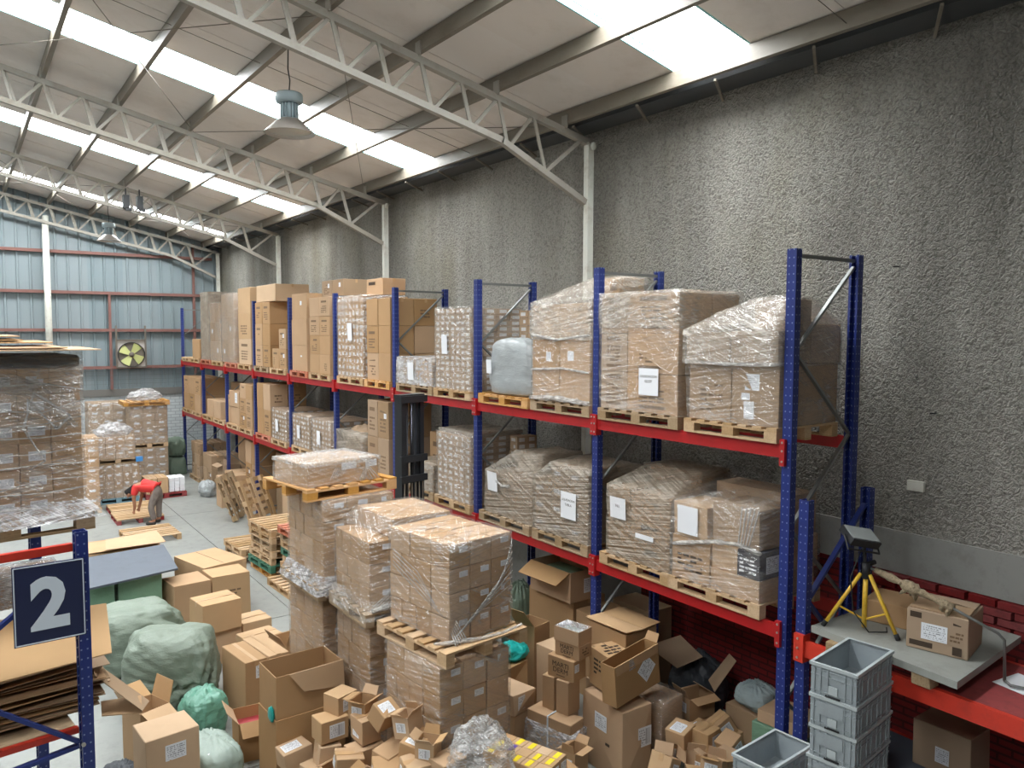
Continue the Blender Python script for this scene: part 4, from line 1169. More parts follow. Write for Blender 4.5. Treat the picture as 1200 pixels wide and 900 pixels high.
sr = thing('labelled_carton_stack', 'wrapped block of small labelled cartons at the third post, lower shelf', 'carton stack', (FX, 9.95, PL), group='stacks of small labelled cartons')
small_boxes(sr, .95, 1.0, 1.04, 4, 6, 11, mat='cardboard_grey')
film_hull(sr, box_pts((0, 0, 0, .95, 1.0, 1.05)), 'film_clear', .012, .012, seed=15)
film_hull(sr, box_pts((.05, 0, 1.03, .9, 1.0, .05)), 'film_dusty', .012, .012, seed=16, name='dusty_film_top')
shelf_pallet('pallet under the low dusty cartons beside the forklift mast', 11.05, False, 'pallet_wood_old', 1.1)
sr = thing('labelled_carton_stack', 'low dusty block of labelled cartons beside the black mast', 'carton stack', (FX, 11.08, PL), group='stacks of small labelled cartons')
small_boxes(sr, .55, .8, .44, 3, 4, 5, mat='cardboard_grey')
film_hull(sr, box_pts((0, 0, 0, .55, .8, .45)), 'film_dusty', .012, .02, seed=17)
stack('dark rear pair, lower shelf, third bay', (FX+.6, 11.1), PL, .38, 1.2, .85, 1, 2, 1, 'cardboard', group='bare boxes on the lower shelf')
shelf_pallet('pallet under the two tall boxes behind the forklift mast', 12.66, False, 'pallet_wood', 1.05)
stack('tall pair behind the black mast', (FX, 12.72), PL, .9, .9, 1.36, 1, 2, 2, 'cardboard_grey', group='bare boxes on the lower shelf', printed=1)
shelf_pallet('pallet under the shapeless dusty bundle, lower shelf', 13.8, False, 'pallet_wood_old', 1.2)
t = sack('shapeless grey film bundle on the lower shelf, fourth bay', (FX+.42, 14.4, PL), (.85, 1.2, .72), 0, 'cardboard_grey', 8.8, .2, 2.6, name='film_bundle', cat='bundle')
film_hull(t, box_pts((-.43, -.6, 0, .86, 1.2, .62)), 'film_dusty', .02, .05, seed=4)
for (y, lab) in ((15.38, 'nearest'), (16.6, 'middle'), (18.08, 'farthest')):
    shelf_pallet('%s of three pallets under wrapped pale labelled blocks, lower shelf' % lab, y, False, 'pallet_wood', 1.12)
    sr = thing('labelled_carton_stack', '%s of three low wrapped blocks of pale labelled cartons, lower shelf' % lab, 'carton stack', (FX, y+.03, PL), group='stacks of small labelled cartons')
    small_boxes(sr, .95, 1.05, .74, 4, 6, 7, mat='cardboard_grey')
    film_hull(sr, box_pts((0, 0, 0, .95, 1.05, .75)), 'film_clear', .012, .02, seed=y)
    note(sr, -.03, .7, .2, .18, .3, [], 2)
shelf_pallet('red tinged pallet on the lower shelf, sixth bay', 19.28, False, 'pallet_wood_red', 1.15)
stack('lower shelf, sixth bay', (FX, 19.32), PL, .95, 1.05, 1.3, 2, 2, 2, 'cardboard', group='bare boxes on the lower shelf')
shelf_pallet('pallet on the lower shelf, seventh bay, nearer of two', 20.76, False, 'pallet_wood', 1.15); shelf_pallet('pallet on the lower shelf, seventh bay, farther of two', 22.0, False, 'pallet_wood', 1.15)
stack('near stack, lower shelf, seventh bay', (FX, 20.8), PL, .9, 1.1, 1.2, 1, 2, 3, 'cardboard', group='bare boxes on the lower shelf')
carton('box with crumpled white paper on it, lower shelf, seventh bay', (FX+.02, 22.03), PL+.5, .75, .84, .45, 2, 'cardboard', 'y', [('L', .5, .12, .2, .28)])
carton('box under the one with crumpled paper, lower shelf, seventh bay', (FX+.03, 22.05), PL, .7, .8, .49, 0, 'cardboard', None)
stack('slim pile, lower shelf, seventh bay', (FX+.05, 22.93), PL, .7, .3, .8, 1, 1, 2, 'cardboard', group='bare boxes on the lower shelf')
shelf_pallet('pallet on the lower shelf, eighth bay, nearer of two', 23.45, False, 'pallet_wood', 1.15); shelf_pallet('pallet on the lower shelf, eighth bay, farther of two', 24.75, False, 'pallet_wood', 1.15)
stack('lower shelf, eighth bay', (FX, 23.9), PL, .85, 1.5, .52, 1, 2, 1, 'cardboard', group='bare boxes on the lower shelf')
shelf_pallet('pallet on the lower shelf, ninth bay, nearer of two', 26.15, False, 'pallet_wood', 1.15); shelf_pallet('pallet on the lower shelf, ninth bay, farther of two', 27.45, False, 'pallet_wood', 1.15)
stack('lower shelf, ninth bay', (FX, 26.2), PL, .8, 2.3, 1.1, 1, 3, 2, 'cardboard', group='bare boxes on the lower shelf')
stack('lower shelf end pile by the wall', (FX+.85, 24.2), PL, .2, 1.6, 1.0, 1, 2, 2, 'cardboard_grey', group='bare boxes on the lower shelf', jit=.004)

# --- under the rack, on the floor
pallet('floor pallet under the open boxes at the far end of the rack', (6.15, 24.72), 0, 1.1, 1.2, 0, 'pallet_wood_old'); pallet('floor pallet under the farthest small boxes', (6.15, 26.2), 0, 1.1, 1.2, 0, 'pallet_wood_old')
pallet('floor pallet under the boxes beside the fallen white sack', (6.05, 22.0), 0, 1.1, 1.2, 0, 'pallet_wood_old')
stack('floor pile at far rack end', (6.2, 26.22), .145, .9, 1.15, 1.1, 2, 3, 3, 'cardboard_grey', group='boxes on the floor under the rack', jit=.04)
stack('floor pile under the eighth bay', (6.2, 24.75), .145, .9, 1.1, .9, 2, 2, 2, 'cardboard_grey', group='boxes on the floor under the rack', jit=.05)
carton('large brown box leaning in the floor bay below the eighth shelf', (6.85, 23.45), .0, .4, .7, 1.75, 0, 'cardboard', None)
open_carton('open grey brown box on the floor below the eighth shelf', (6.2, 23.45), 0, .5, .62, .95, 0, 'cardboard_grey', (-20, 160, None, 110), .18)
stack('floor pile beside the fallen white sack', (6.15, 22.03), .145, .8, 1.1, .72, 1, 2, 2, 'cardboard', group='boxes on the floor under the rack', jit=.03)
sack('small fallen white sack at the rack foot', (5.85, 23.9, 0), (.45, .6, .45), 20, 'sack_silver', 3.3, .25, 2.5)
stack('tall floor stack below the seventh bay', (6.45, 21.0), 0, .7, 1.1, 1.85, 1, 2, 3, 'cardboard', group='boxes on the floor under the rack')
stack('dark floor stack below the sixth bay', (6.75, 18.2), 0, .55, 2.2, 1.7, 1, 3, 2, 'cardboard_grey', group='boxes on the floor under the rack')
carton('single taped box standing in front of the dark floor stack', (6.40, 18.15), .0, .33, .75, .98, 0, 'cardboard', 'y')
carton('pair box nearer the leaning pallets, at the rack foot', (5.75, 22.0), .0, .28, .5, .85, 0, 'cardboard', 'y')
stack('hidden floor stack below the fourth bay', (6.6, 13.2), 0, .7, 1.6, 1.5, 1, 2, 2, 'cardboard', group='boxes on the floor under the rack')

# ------------------------------------------------------------------ double stacked wrapped loads in the aisle
def corner_label(n, c): return [('R', c[3]*.48, c[5]*.60, c[3]*.40, c[5]*.24)] if c[1] < 0.02 else []
def brick_cells(W, D, H, nz, nR=3, nL=4):
    """cartons in alternating layers, as stacked by hand: only those that show"""
    out = []; h = H/nz
    for l in range(nz):
        z = l*h
        for i in range(nR):
            out.append((i*W/nR+.004, .002+rnd.uniform(0, .008), z, W/nR-.010, D*.3-.012, h-.007))
        cuts = [(.3, .55), (.55, .8), (.8, 1.0)] if l % 2 == 0 else [(.3, .65), (.65, 1.0)]
        for a, b in cuts: out.append((.002+rnd.uniform(0, .008), D*a+.004, z, W*.42, D*(b-a)-.010, h-.007))
        if l == nz-1:
            for a, b in cuts: out.append((W*.43, D*a+.002, z, W*.56, D*(b-a)-.005, h-.004))
        else: out.append((W*.45, D*.32, z, W*.53, D*.66, h-.004))
    return out
# nearest of the three
pallet('floor pallet under the nearest of the three aisle stacks', (3.42, 6.0), 0, 1.0, 1.1, 6, 'pallet_wood_old')
wrapped('lower wrapped load of the nearest aisle stack, behind the crumpled film', (3.5, 6.09), .145, brick_cells(.84, .95, 1.655, 6), 5, 'cardboard', 'film_clear', corner_label, .008)
pallet('pallet between the two wrapped loads of the nearest aisle stack', (3.53, 6.02), 1.81, 1.02, 1.16, 7, 'pallet_wood')
u = wrapped('upper wrapped load of the nearest aisle stack, with diagonal film strands', (3.67, 6.20), 1.955, brick_cells(.80, .97, .95, 4), 8, 'cardboard', 'film_clear', corner_label, .008, tape=True)
for k in range(8):
    film_band(u, [(.02+.03*k, -.022, .03+.02*k), (.40+.04*k, -.026, .26+.04*k), (.79, -.022, .42+.065*k)], .009+.004*(k % 3))
for k in range(5):
    film_band(u, [(-.02, .08+.04*k, .26+.03*k), (-.03, .45, .40+.05*k), (-.025, .88, .58+.04*k)], .009)
film_band(u, [(-.1, .1, .0), (-.03, -.03, .03), (.25, -.12, .02), (.55, -.14, 0.0), (.85, -.10, .0)], .045)
for k in range(6): film_band(u, [(.0+.03*k, -.10, .01), (.0+.012*k, -.03, .12+.02*k)], .012)
# middle one
pallet('floor pallet under the middle aisle stack', (3.36, 7.4), 0, 1.15, .95, 0, 'pallet_wood_old')
wrapped('lower wrapped load of the middle aisle stack', (3.42, 7.42), .145, brick_cells(1.0, .88, 1.655, 5), 0, 'cardboard', 'film_clear', corner_label, .010)
pallet('film draped pallet between the loads of the middle aisle stack', (3.34, 7.34), 1.81, 1.15, .98, 0, 'pallet_wood_old')
cells = brick_cells(1.0, .85, .74, 3) + [(.27, 0, .745, .36, .42, .20), (.64, 0, .745, .36, .42, .20), (.27, .43, .745, .36, .42, .20), (.64, .43, .745, .36, .42, .20)]
u = wrapped('upper wrapped load of the middle aisle stack, with a raised half layer', (3.42, 7.42), 1.955, cells, 1, 'cardboard', 'film_clear', corner_label, .014)
film_hull(u, [(-.1, -.09, -.08), (1.05, -.09, -.08), (-.1, .92, -.08), (1.05, .92, -.08), (-.02, -.02, .09), (1.0, -.02, .09), (-.02, .86, .09), (1.0, .86, .09)], 'film_clear', .0, .02, seed=31, name='film_skirt')
film_band(u, [(.0, -.06, .02), (.2, -.08, .05), (.5, -.07, .0)], .06)
for k in range(4): film_band(u, [(.02+.05*k, -.03, .05), (.3+.1*k, -.03, .22+.05*k)], .014)
# farthest, carrying an extra pallet with one flat carton
pallet('floor pallet under the farthest aisle stack', (3.30, 8.5), 0, 1.1, 1.1, 0, 'pallet_wood_old')
wrapped('lower wrapped load of the farthest aisle stack', (3.34, 8.52), .145, brick_cells(.95, 1.02, 1.655, 5), 2, 'cardboard', 'film_clear', corner_label, .010)
pallet('film draped pallet between the loads of the farthest aisle stack', (3.24, 8.40), 1.81, 1.1, 1.16, 2, 'pallet_wood_old')
u = wrapped('upper wrapped load of the farthest aisle stack, under the orange pallet', (3.33, 8.46), 1.955, brick_cells(.92, 1.04, 1.0, 4), 2, 'cardboard', 'film_clear', corner_label, .012)
film_hull(u, [(-.12, -.09, -.08), (1.0, -.09, -.08), (-.12, 1.1, -.08), (1.0, 1.1, -.08), (-.02, -.02, .10), (.93, -.02, .10), (-.02, 1.05, .10), (.93, 1.05, .10)], 'film_white', .0, .02, seed=33, name='film_skirt')
pallet('orange new looking pallet on top of the farthest aisle stack', (3.14, 8.44), 2.962, 1.22, 1.1, 8, 'pallet_wood_orange', turn=True)
u = wrapped('flat film covered box alone on the orange pallet', (3.18, 8.52), 3.108, [(0, 0, 0, .96, .36, .26), (0, .37, 0, .96, .40, .26)], 9, 'cardboard', 'film_clear', lambda n, c: [('R', .45, .16, .2, .08), ('R', .78, .16, .16, .08)] if n == 0 else [], .02)
film_hull(u, box_pts((-.01, -.01, .235, .98, .79, .035)), 'film_heap', .012, .008, seed=3, name='film_cap')
for k in range(6): film_band(u, [(.28+.035*k, -.02, .06+.01*k), (.36+.03*k, -.025, .20)], .012)
for k in range(3): film_band(u, [(.68+.03*k, -.03, .02), (.76+.02*k, -.03, .17), (.84+.05*k, -.05, .02)], .012)

# ------------------------------------------------------------------ empty pallets by the rack
def pile(n, near, rot, mats, label, z=0.0, sy=1.2, sx=1.0, turn=False):
    for k in range(n):
        pallet(fits('%s pallet from the floor in %s' % ((ORD[k] if k else 'lowest'), label)), (near[0]+rnd.uniform(-.03, .03), near[1]+rnd.uniform(-.03, .03)), z+k*.1435, sx, sy, rot+rnd.uniform(-1.5, 1.5), mats[k % len(mats)], group='empty pallets in piles', turn=turn)
pile(2, (4.68, 16.45), 2, ['pallet_wood_old', 'pallet_wood'], 'the low pile of two empty ones')
pile(7, (4.84, 15.0), 3, ['pallet_wood_orange', 'pallet_green', 'pallet_wood', 'pallet_wood', 'pallet_wood_old', 'pallet_wood', 'pallet_wood'], 'the tall empty pile with a green one')
pile(7, (5.0, 13.6), 2, ['pallet_wood', 'pallet_wood', 'pallet_wood', 'pallet_green', 'pallet_wood', 'pallet_wood_old', 'pallet_wood_red'], 'the tall empty pile topped by reddish boards', z=.145)
pallet('jutting lowest pallet under the pile topped by reddish boards', (4.75, 13.65), 0, 1.25, 1.2, 2, 'pallet_wood')
pallet('empty pallet standing on edge, leaning towards the rack, nearest of the leaning ones', (6.62, 19.87), .06, 1.0, 1.2, 218, 'pallet_wood', tilt=(112, 0))
pallet('second leaning empty pallet, behind the first leaning one', (6.22, 20.95), .06, 1.0, 1.2, 236, 'pallet_wood_old', tilt=(112, 0))

# ------------------------------------------------------------------ far end of the aisle
def far_label(n, c): return [('R', c[3]*.3, c[5]*.6, c[3]*.42, c[5]*.22)] if c[1] < .02 else []
pallet('floor pallet of the far stack topped by a board', (4.33, 27.1), 0, 1.12, 1.0, 0, 'pallet_wood')
wrapped('lower load of the far stack topped by a board', (4.35, 27.12), .145, brick_cells(1.1, .9, .98, 4), 0, 'cardboard_grey', 'film_clear', far_label)
pallet('pallet between the loads of the far stack topped by a board', (4.33, 27.1), 1.13, 1.12, 1.0, 0, 'pallet_wood', turn=True)
wrapped('upper load of the far stack topped by a board', (4.35, 27.12), 1.275, brick_cells(1.1, .9, 1.22, 5), 0, 'cardboard_grey', 'film_clear', far_label)
pallet('wooden pallet lying as a lid on the far stack', (4.15, 27.0), 2.50, 1.36, 1.0, 0, 'pallet_wood_orange', turn=True)
crumple('shiny white crumpled film on the lid of the far stack', (4.85, 27.5, 2.645), (.95, .6, .42), 0, 'film_white', 2.4, .5)
pallet('floor pallet under the hidden far stack against the gable', (3.30, 28.3), 0, 1.15, 1.0, 0, 'pallet_wood_old')
wrapped('wrapped stack farthest from view, against the white block wall', (3.32, 28.35), .145, brick_cells(1.1, .9, 2.4, 9), 0, 'cardboard_grey', 'film_clear', far_label)
pallet('blue grey floor pallet of the far stack with white film on top', (2.98, 24.35), 0, 1.15, 1.0, 0, 'pallet_blue', turn=True)
wrapped('lower load of the far stack on the blue grey pallet', (3.0, 24.37), .145, brick_cells(1.12, .9, .98, 4, 5), 0, 'cardboard_grey', 'film_clear', far_label)
pallet('white draped pallet between loads of the far stack, blue cornered', (2.96, 24.35), 1.13, 1.2, 1.0, 0, 'pallet_wood_old', turn=True)
u = wrapped('upper load with white film on top, far stack on the blue grey pallet', (3.0, 24.37), 1.275, brick_cells(1.02, .9, .62, 3, 4), 0, 'cardboard_grey', 'film_clear', far_label)
crumple('', (.5, .4, .60), (.95, .75, .45), 0, 'film_white', 5.1, .45, name='film_top', parent=u)
ob('blue_corner', MB().box(1.02, -.04, -.13, 1.2, .1, .0).mesh('blue_corner', 'blue_plastic'), u)
pallet('floor pallet of the narrow stack at the edge of the big left load', (2.2, 23.3), 0, .78, .9, 0, 'pallet_wood')
wrapped('narrow wrapped stack of labelled cartons, mostly hidden by the big left load', (2.22, 23.35), .145, brick_cells(.74, .8, 1.9, 7, 2), 0, 'cardboard', 'film_clear', far_label)
sack('lower green sack by the white block wall', (5.92, 28.3, 0), (.62, .8, .62), 0, 'sack_olive', 1.7, .08, 5, tagq=None)
sack('upper green sack by the white block wall', (5.92, 28.3, .63), (.6, .78, .62), 8, 'sack_olive', 2.9, .14, 3.4)
pallet('red pallet under the small white boxes, behind the worker', (4.25, 24.30), 0, 1.12, .9, 0, 'pallet_red', turn=True)
carton('brown box on the red pallet behind the worker, first of two', (4.27, 24.33), .145, .30, .7, .46, 0, 'cardboard_pale', 'y')
carton('brown box on the red pallet behind the worker, second of two', (4.59, 24.33), .145, .28, .7, .46, 0, 'cardboard_pale', 'y')
for l in range(4):
    for k in range(3):
        carton(fits('small white box, %s layer, %s from the brown boxes, red pallet' % (['lowest', 'second', 'third', 'top'][l], ['first', 'second', 'third'][k])), (4.90+.15*k+rnd.uniform(0, .01), 24.4), .145+l*.105, .135, .5, .1, 0, 'white_paper', None, group='small white boxes', j=.002)
pallet('red footed pallet with pale boards at the worker', (3.08, 21.5), 0, 1.1, 1.0, 0, 'pallet_wood', blockmat='pallet_red')
pallet('second red footed pallet, just beyond the one at the worker', (3.12, 22.6), 0, 1.1, 1.0, 0, 'pallet_wood', blockmat='pallet_red')
pallet('pale new pallet lying flat in front of the worker', (3.0, 19.25), 0, 1.12, 1.2, 2, 'pallet_wood')

# ------------------------------------------------------------------ worker bending over the pallets
def skin_mesh(name, pts, edges, radii, mat, root=0, sub=2):
    me = bpy.data.meshes.new(name); me.from_pydata(pts, edges, [])
    o = bpy.data.objects.new('tmp_skin', me); COL.objects.link(o)
    o.modifiers.new('skin', 'SKIN'); s = o.modifiers.new('sub', 'SUBSURF'); s.levels = sub; s.render_levels = sub
    for i, v in enumerate(me.skin_vertices[0].data):
        r_ = radii[i]; v.radius = r_ if isinstance(r_, tuple) else (r_, r_); v.use_root = (i == root)
    bpy.context.view_layer.update()
    out = bpy.data.meshes.new_from_object(o.evaluated_get(bpy.context.evaluated_depsgraph_get()))
    bpy.data.objects.remove(o); out.materials.clear(); out.materials.append(MATS[mat])
    out.polygons.foreach_set('use_smooth', [True]*len(out.polygons))
    return out
def worker():
    # local +x: the way he faces, +z up
    pr = thing('person', 'worker in a red shirt and grey trousers, bent double over pallets', 'person', (3.92, 21.18, 0), 145)
    S = 1.0
    pel, wai, che, nek, hed = (-.08, 0, .90), (.10, 0, 1.02), (.34, 0, 1.00), (.50, 0, .90), (.62, 0, .80)
    pts = [pel, wai, che, nek, hed, (.72, 0, .70)]; ed = [(0, 1), (1, 2), (2, 3), (3, 4), (4, 5)]
    rad = [(.15, .12), (.15, .11), (.17, .12), .06, .10, .075]
    for s in (-1, 1):
        b = len(pts)
        pts += [(-.06, s*.10, .82), (.06 if s > 0 else -.02, s*.13, .46), (-.02, s*.14, .09), (.14, s*.15, .05)]
        rad += [.095, .065, .048, .042]; ed += [(0, b), (b, b+1), (b+1, b+2), (b+2, b+3)]
        b = len(pts)
        pts += [(.40, s*.20, .96), (.44, s*.22, .70), (.46, s*.14, .46), (.48, s*.12, .38)]
        rad += [.065, .048, .036, .04]; ed += [(2, b), (b, b+1), (b+1, b+2), (b+2, b+3)]
        for f, (dx, dy, L) in enumerate(((.03, .02, .07), (.012, .03, .085), (-.006, .03, .085), (-.022, .022, .07), (.035, -.03, .05))):
            c = len(pts); x0 = .48+dx*.6; y0 = s*.12+dy*.4*s
            pts += [(x0, y0, .36), (x0+dx*.4+.01, y0+s*dy*.2, .36-L*.5), (x0+dx*.4+.0, y0, .36-L)]
            rad += [.011, .010, .009]; ed += [(b+3, c), (c, c+1), (c+1, c+2)]
    ob('body', skin_mesh('body', pts, ed, rad, 'skin'), pr)
    sp = [(-.02, 0, .94), wai, che, (.47, 0, .92)]; se = [(0, 1), (1, 2), (2, 3)]; sr_ = [(.185, .15), (.195, .155), (.215, .165), .115]
    for s in (-1, 1):
        b = len(sp); sp += [(.40, s*.20, .96), (.435, s*.22, .76)]; sr_ += [.095, .08]; se += [(2, b), (b, b+1)]
    ob('shirt', skin_mesh('shirt', sp, se, sr_, 'shirt_red', 1), pr)
    tp = [(-.09, 0, .91), (.0, 0, .96)]; te = [(0, 1)]; tr_ = [(.165, .135), (.155, .12)]
    for s in (-1, 1):
        b = len(tp); tp += [(-.06, s*.10, .80), (.06 if s > 0 else -.02, s*.13, .46), (-.02, s*.14, .12)]; tr_ += [.11, .085, .07]; te += [(0, b), (b, b+1), (b+1, b+2)]
    ob('trousers', skin_mesh('trousers', tp, te, tr_, 'trousers_grey', 0), pr)
    ob('hair', skin_mesh('hair', [(.56, 0, .88), (.64, 0, .86), (.72, 0, .78)], [(0, 1), (1, 2)], [.085, .105, .075], 'hair_dark', 1), pr)
    for s in (-1, 1):
        ob('ear', MB().tube([(.62, s*.10, .77), (.61, s*.115, .77)], .028, 8).mesh('ear', 'skin', True), pr)
        ob('shoe', skin_mesh('shoe', [(-.06, s*.14, .05), (.06, s*.145, .05), (.19, s*.15, .045)], [(0, 1), (1, 2)], [.055, .055, .045], 'shoe_dark', 1), pr)
    ob('nose', MB().tube([(.68, 0, .69), (.71, 0, .66)], [.02, .012], 6).mesh('nose', 'skin', True), pr)
worker()

# ------------------------------------------------------------------ big wrapped load and flattened cartons on the sign rack
pallet('dark pallet under the big wrapped load above the number sign', (-.32, 7.03), 3.263, 1.2, 1.0, 8, 'pallet_wood_old', turn=True)
cells = []
for l in range(6):
    for i in range(5): cells.append((i*.225+.02, .02, l*.198, .22, .3, .194))
    cells.append((.02, .33, l*.198, 1.12, .6, .194))
u = wrapped('big strand wrapped load of brown cartons above the number sign', (-.33, 7.06), 3.41, cells, 8, 'cardboard', 'film_clear',
            lambda n, c: [('R', .06, .06, .12, .075)] if c[3] < .5 and n % 3 != 1 else [], .012)
for k in range(9):
    z0 = .05+.12*k
    film_band(u, [(0.2, -.005, z0), (.5, -.02, z0+rnd.uniform(-.06, .06)), (.85, -.02, z0+rnd.uniform(-.06, .08)), (1.16, -.005, z0+rnd.uniform(-.05, .05))], .014)
film_band(u, [(.75, -.02, .95), (.95, -.03, .70), (1.05, -.02, .80), (.8, -.02, 1.0), (.72, -.02, .72), (.86, -.02, .45), (.76, -.02, .40)], .02)
crumple('', (.62, -.02, .70), (.9, .10, .5), 0, 'film_clear', 8.2, .5, name='film_tangle', parent=u)
film_hull(u, [(-.02, -.12, -.06), (1.28, -.10, -.04), (-.02, .9, -.06), (1.28, .9, -.04), (.0, -.0, .10), (1.16, -.0, .10), (0, .9, .1), (1.16, .9, .1)], 'film_white', 0, .02, seed=44, name='film_skirt')
film_hull(u, box_pts((.02, .02, 1.0, 1.12, .92, .30)), 'film_clear', .014, .02, seed=66, name='film_cap')
ob('dark_top_wrap', chamfer(1.12, .92, .10, .02, .006, 'sack_dark', 'dark_top_wrap'), u, (.02, .02, 1.19))
for k, (x0, x1, y0, y1, z) in enumerate(((-.45, .93, 7.0, 8.1, 4.735), (-.45, .70, 7.05, 8.1, 4.752), (-.42, .62, 7.3, 8.2, 4.79), (-.42, .42, 7.35, 8.2, 4.81), (-.42, .40, 7.4, 8.2, 4.84))):
    sheet('%s of five flat cardboard sheets on the big left load' % ['lowest', 'second', 'third', 'fourth', 'topmost'][k], [(x0, y0, z), (x1, y0+.02, z+.005), (x1-.05, y1, z+.01), (x0, y1, z)], .008, 'cardboard_pale' if k % 2 == 0 else 'cardboard', -.006, group='flat sheets on the big load')
# flattened cartons lying under the sign
zz = 1.81
for k in range(14):
    e = rnd.uniform(-.10, .14); tl = rnd.uniform(-.012, .02)
    sheet('%s flattened carton from below, in the bundle under the number sign' % (ORD+['tenth', 'eleventh', 'twelfth', 'thirteenth', 'topmost'])[k], [(-.25, 6.98+rnd.uniform(-.1, .04), zz), (.80+e, 7.02+rnd.uniform(-.1, .04), zz+tl+.01*k*.3), (.74+e, 8.05, zz+tl), (-.25, 8.1, zz)], .007, ['cardboard', 'cardboard_pale', 'cardboard_grey'][k % 3], 0, group='flattened cartons under the sign')
    zz += rnd.uniform(.022, .04)
sheet('large pale flattened carton tilted on the bundle under the sign', [(-.2, 6.80, zz+.06), (.92, 6.90, zz+.09), (.95, 7.35, zz+.36), (-.2, 7.30, zz+.40)], .008, 'cardboard_pale', 0.0)
sheet('grey brown flap hanging out beside the sign post', [(.80, 6.99, 2.10), (1.14, 6.95, 1.72), (1.24, 7.2, 1.68), (.80, 7.2, 2.16)], .007, 'cardboard_grey', .01)
sheet('pointed cardboard piece sagging beside the sign post', [(.84, 6.96, 1.76), (1.14, 6.96, 1.70), (1.17, 7.15, 1.77), (.86, 7.15, 1.80)], .007, 'cardboard', -.02)
wrapped('silvery wrapped flat goods above the bundle, partly behind the sign', (-.35, 7.5), 2.60, [(0, 0, 0, .5, .55, .24), (.51, 0, 0, .5, .55, .22)], 4, 'cardboard_grey', 'film_white')

# ------------------------------------------------------------------ goods on the floor at left
sheet('slate grey board lying across the green crates', [(1.45, 13.2, .955), (2.82, 13.52, .955), (2.93, 15.2, .955), (1.7, 15.05, .955)], .03, 'sheet_slate', 0, cat='board', name='slate_board')
carton('green wrapped box under the slate board, larger', (1.92, 13.55), .0, .66, 1.4, .95, 4, 'green_wrap', None, name='green_bale', cat='bale', bulge=.01)
carton('green wrapped box under the slate board, smaller', (1.42, 13.45), .0, .45, 1.3, .92, 4, 'green_wrap', None, name='green_bale', cat='bale', bulge=.01)
carton('low box hidden under the loose cardboard beyond the slate board', (1.75, 15.5), 0, 1.2, 1.0, .90, 0, 'cardboard', None)
for k, q in enumerate((((1.6, 15.55, .91), (2.7, 15.3, .99), (3.0, 15.95, 1.0), (1.75, 16.3, .92)), ((2.0, 15.35, .985), (2.98, 15.25, 1.01), (2.95, 15.9, 1.08), (2.1, 16.1, .99)))):
    sheet(['torn cardboard piece beyond the slate board, under the other', 'upper torn cardboard piece beyond the slate board'][k], q, .008, 'cardboard_pale', -.03)
sack('large green sack nearest the big box pile, tied with a knot', (2.12, 10.75, 0), (1.2, 1.0, .98), -20, 'sack_green', 1.2, .13, 4.2, knot=(.30, -.46, .36))
sack('green sack behind the knotted one, below the slate board', (1.95, 12.4, 0), (1.2, 1.1, .86), 10, 'sack_green', 6.4, .12, 4.4, knot=(.50, -.30, .40))
sack('aqua green plastic bag slumped before the knotted sack', (2.28, 9.72, 0), (.56, .56, .52), 15, 'sack_aqua', 3.9, .18, 2.8)
sack('pale green full sack with a paper tag, lowest in view', (2.10, 8.60, 0), (.50, .90, .46), 8, 'sack_pale', 9.1, .10, 3.4, tagq=(-.12, -.34, .40, .16, .13, 12))
# cartons
carton('large box with open looking top flaps, farthest of the floor boxes', (3.36, 14.1), 0, .82, 1.1, .74, 14, 'cardboard_pale', None, prints=[('T', [(.4, .05, .01, 1.0)], 'ink_soft')])
carton('large box with torn edge, beside the clear aisle', (3.33, 13.42), 0, .64, .55, .75, 3, 'cardboard_pale', None, prints=[('R', word_rows(.15, .4, .35, .12, 2, 4), 'ink_soft')])
carton('large box next to the slate board, with printed side', (2.70, 13.30), 0, .60, .6, .75, 6, 'cardboard', None, prints=[('R', word_rows(.2, .3, .35, .16, 2, 5), 'ink_soft')])
carton('supporting box under the clean taped box', (2.68, 11.58), 0, .62, .6, .50, 6, 'cardboard', None)
carton('clean pale taped box raised in front of the three large ones', (2.72, 11.52), .505, .58, .50, .44, 8, 'cardboard_pale', 'x')
carton('small flat box half behind the clean taped box', (3.33, 11.7), 0, .46, .45, .50, 6, 'cardboard_pale', 'x')
carton('long flat box beside the aisle, right of the taped ones', (3.2, 10.95), 0, .52, .42, .50, 10, 'cardboard_pale', 'x')
carton('large box with a shipping label, in front of the flat boxes', (2.77, 9.67), 0, .30, .72, .75, 7, 'cardboard', 'y', [('R', .14, .52, .13, .17, 'sticker_bar')])
carton('twin large box next to the one with a shipping label', (3.08, 9.72), 0, .28, .80, .75, 7, 'cardboard_pale', 'y')
open_carton('low open box with torn packing between the flat boxes and the tall one', (3.47, 10.2), 0, .42, .5, .62, 8, 'cardboard_pale', (20, 40, 120, 30), .16)
# tall two part box
t = open_carton('tall open box made of two sleeves, rim upright', (2.56, 7.85), 0, .75, .5, 1.30, 2, 'cardboard', (None, None, None, None))
ob('lower_sleeve', MB().box(-.012, -.012, .0, .762, 0, .84).box(-.012, 0, 0, 0, .512, .84).box(.75, 0, 0, .762, .512, .84).mesh('lower_sleeve', 'cardboard'), t)
ob('torn_flap', MB().add([(.14, -.014, 1.30), (.75, -.014, 1.31), (.76, -.02, 1.02), (.30, -.02, 1.08), (.14, -.010, 1.306), (.75, -.006, 1.316), (.76, -.012, 1.03), (.30, -.012, 1.09)], [(0,1,2,3), (7,6,5,4), (0,4,5,1), (1,5,6,2), (2,6,7,3), (3,7,4,0)]).mesh('torn_flap', 'cardboard_pale'), t)
ob('teal_bag', blob('teal_bag', .05, .14, .16, 'teal_plastic', 3, .2, 2.4, 6), t, (-.02, .10, .80))
open_carton('open box with red booklets inside, below the labelled large box', (2.42, 8.75), 0, .36, .42, .46, -6, 'cardboard', (130, 30, None, 40), .18, fill='book_red')
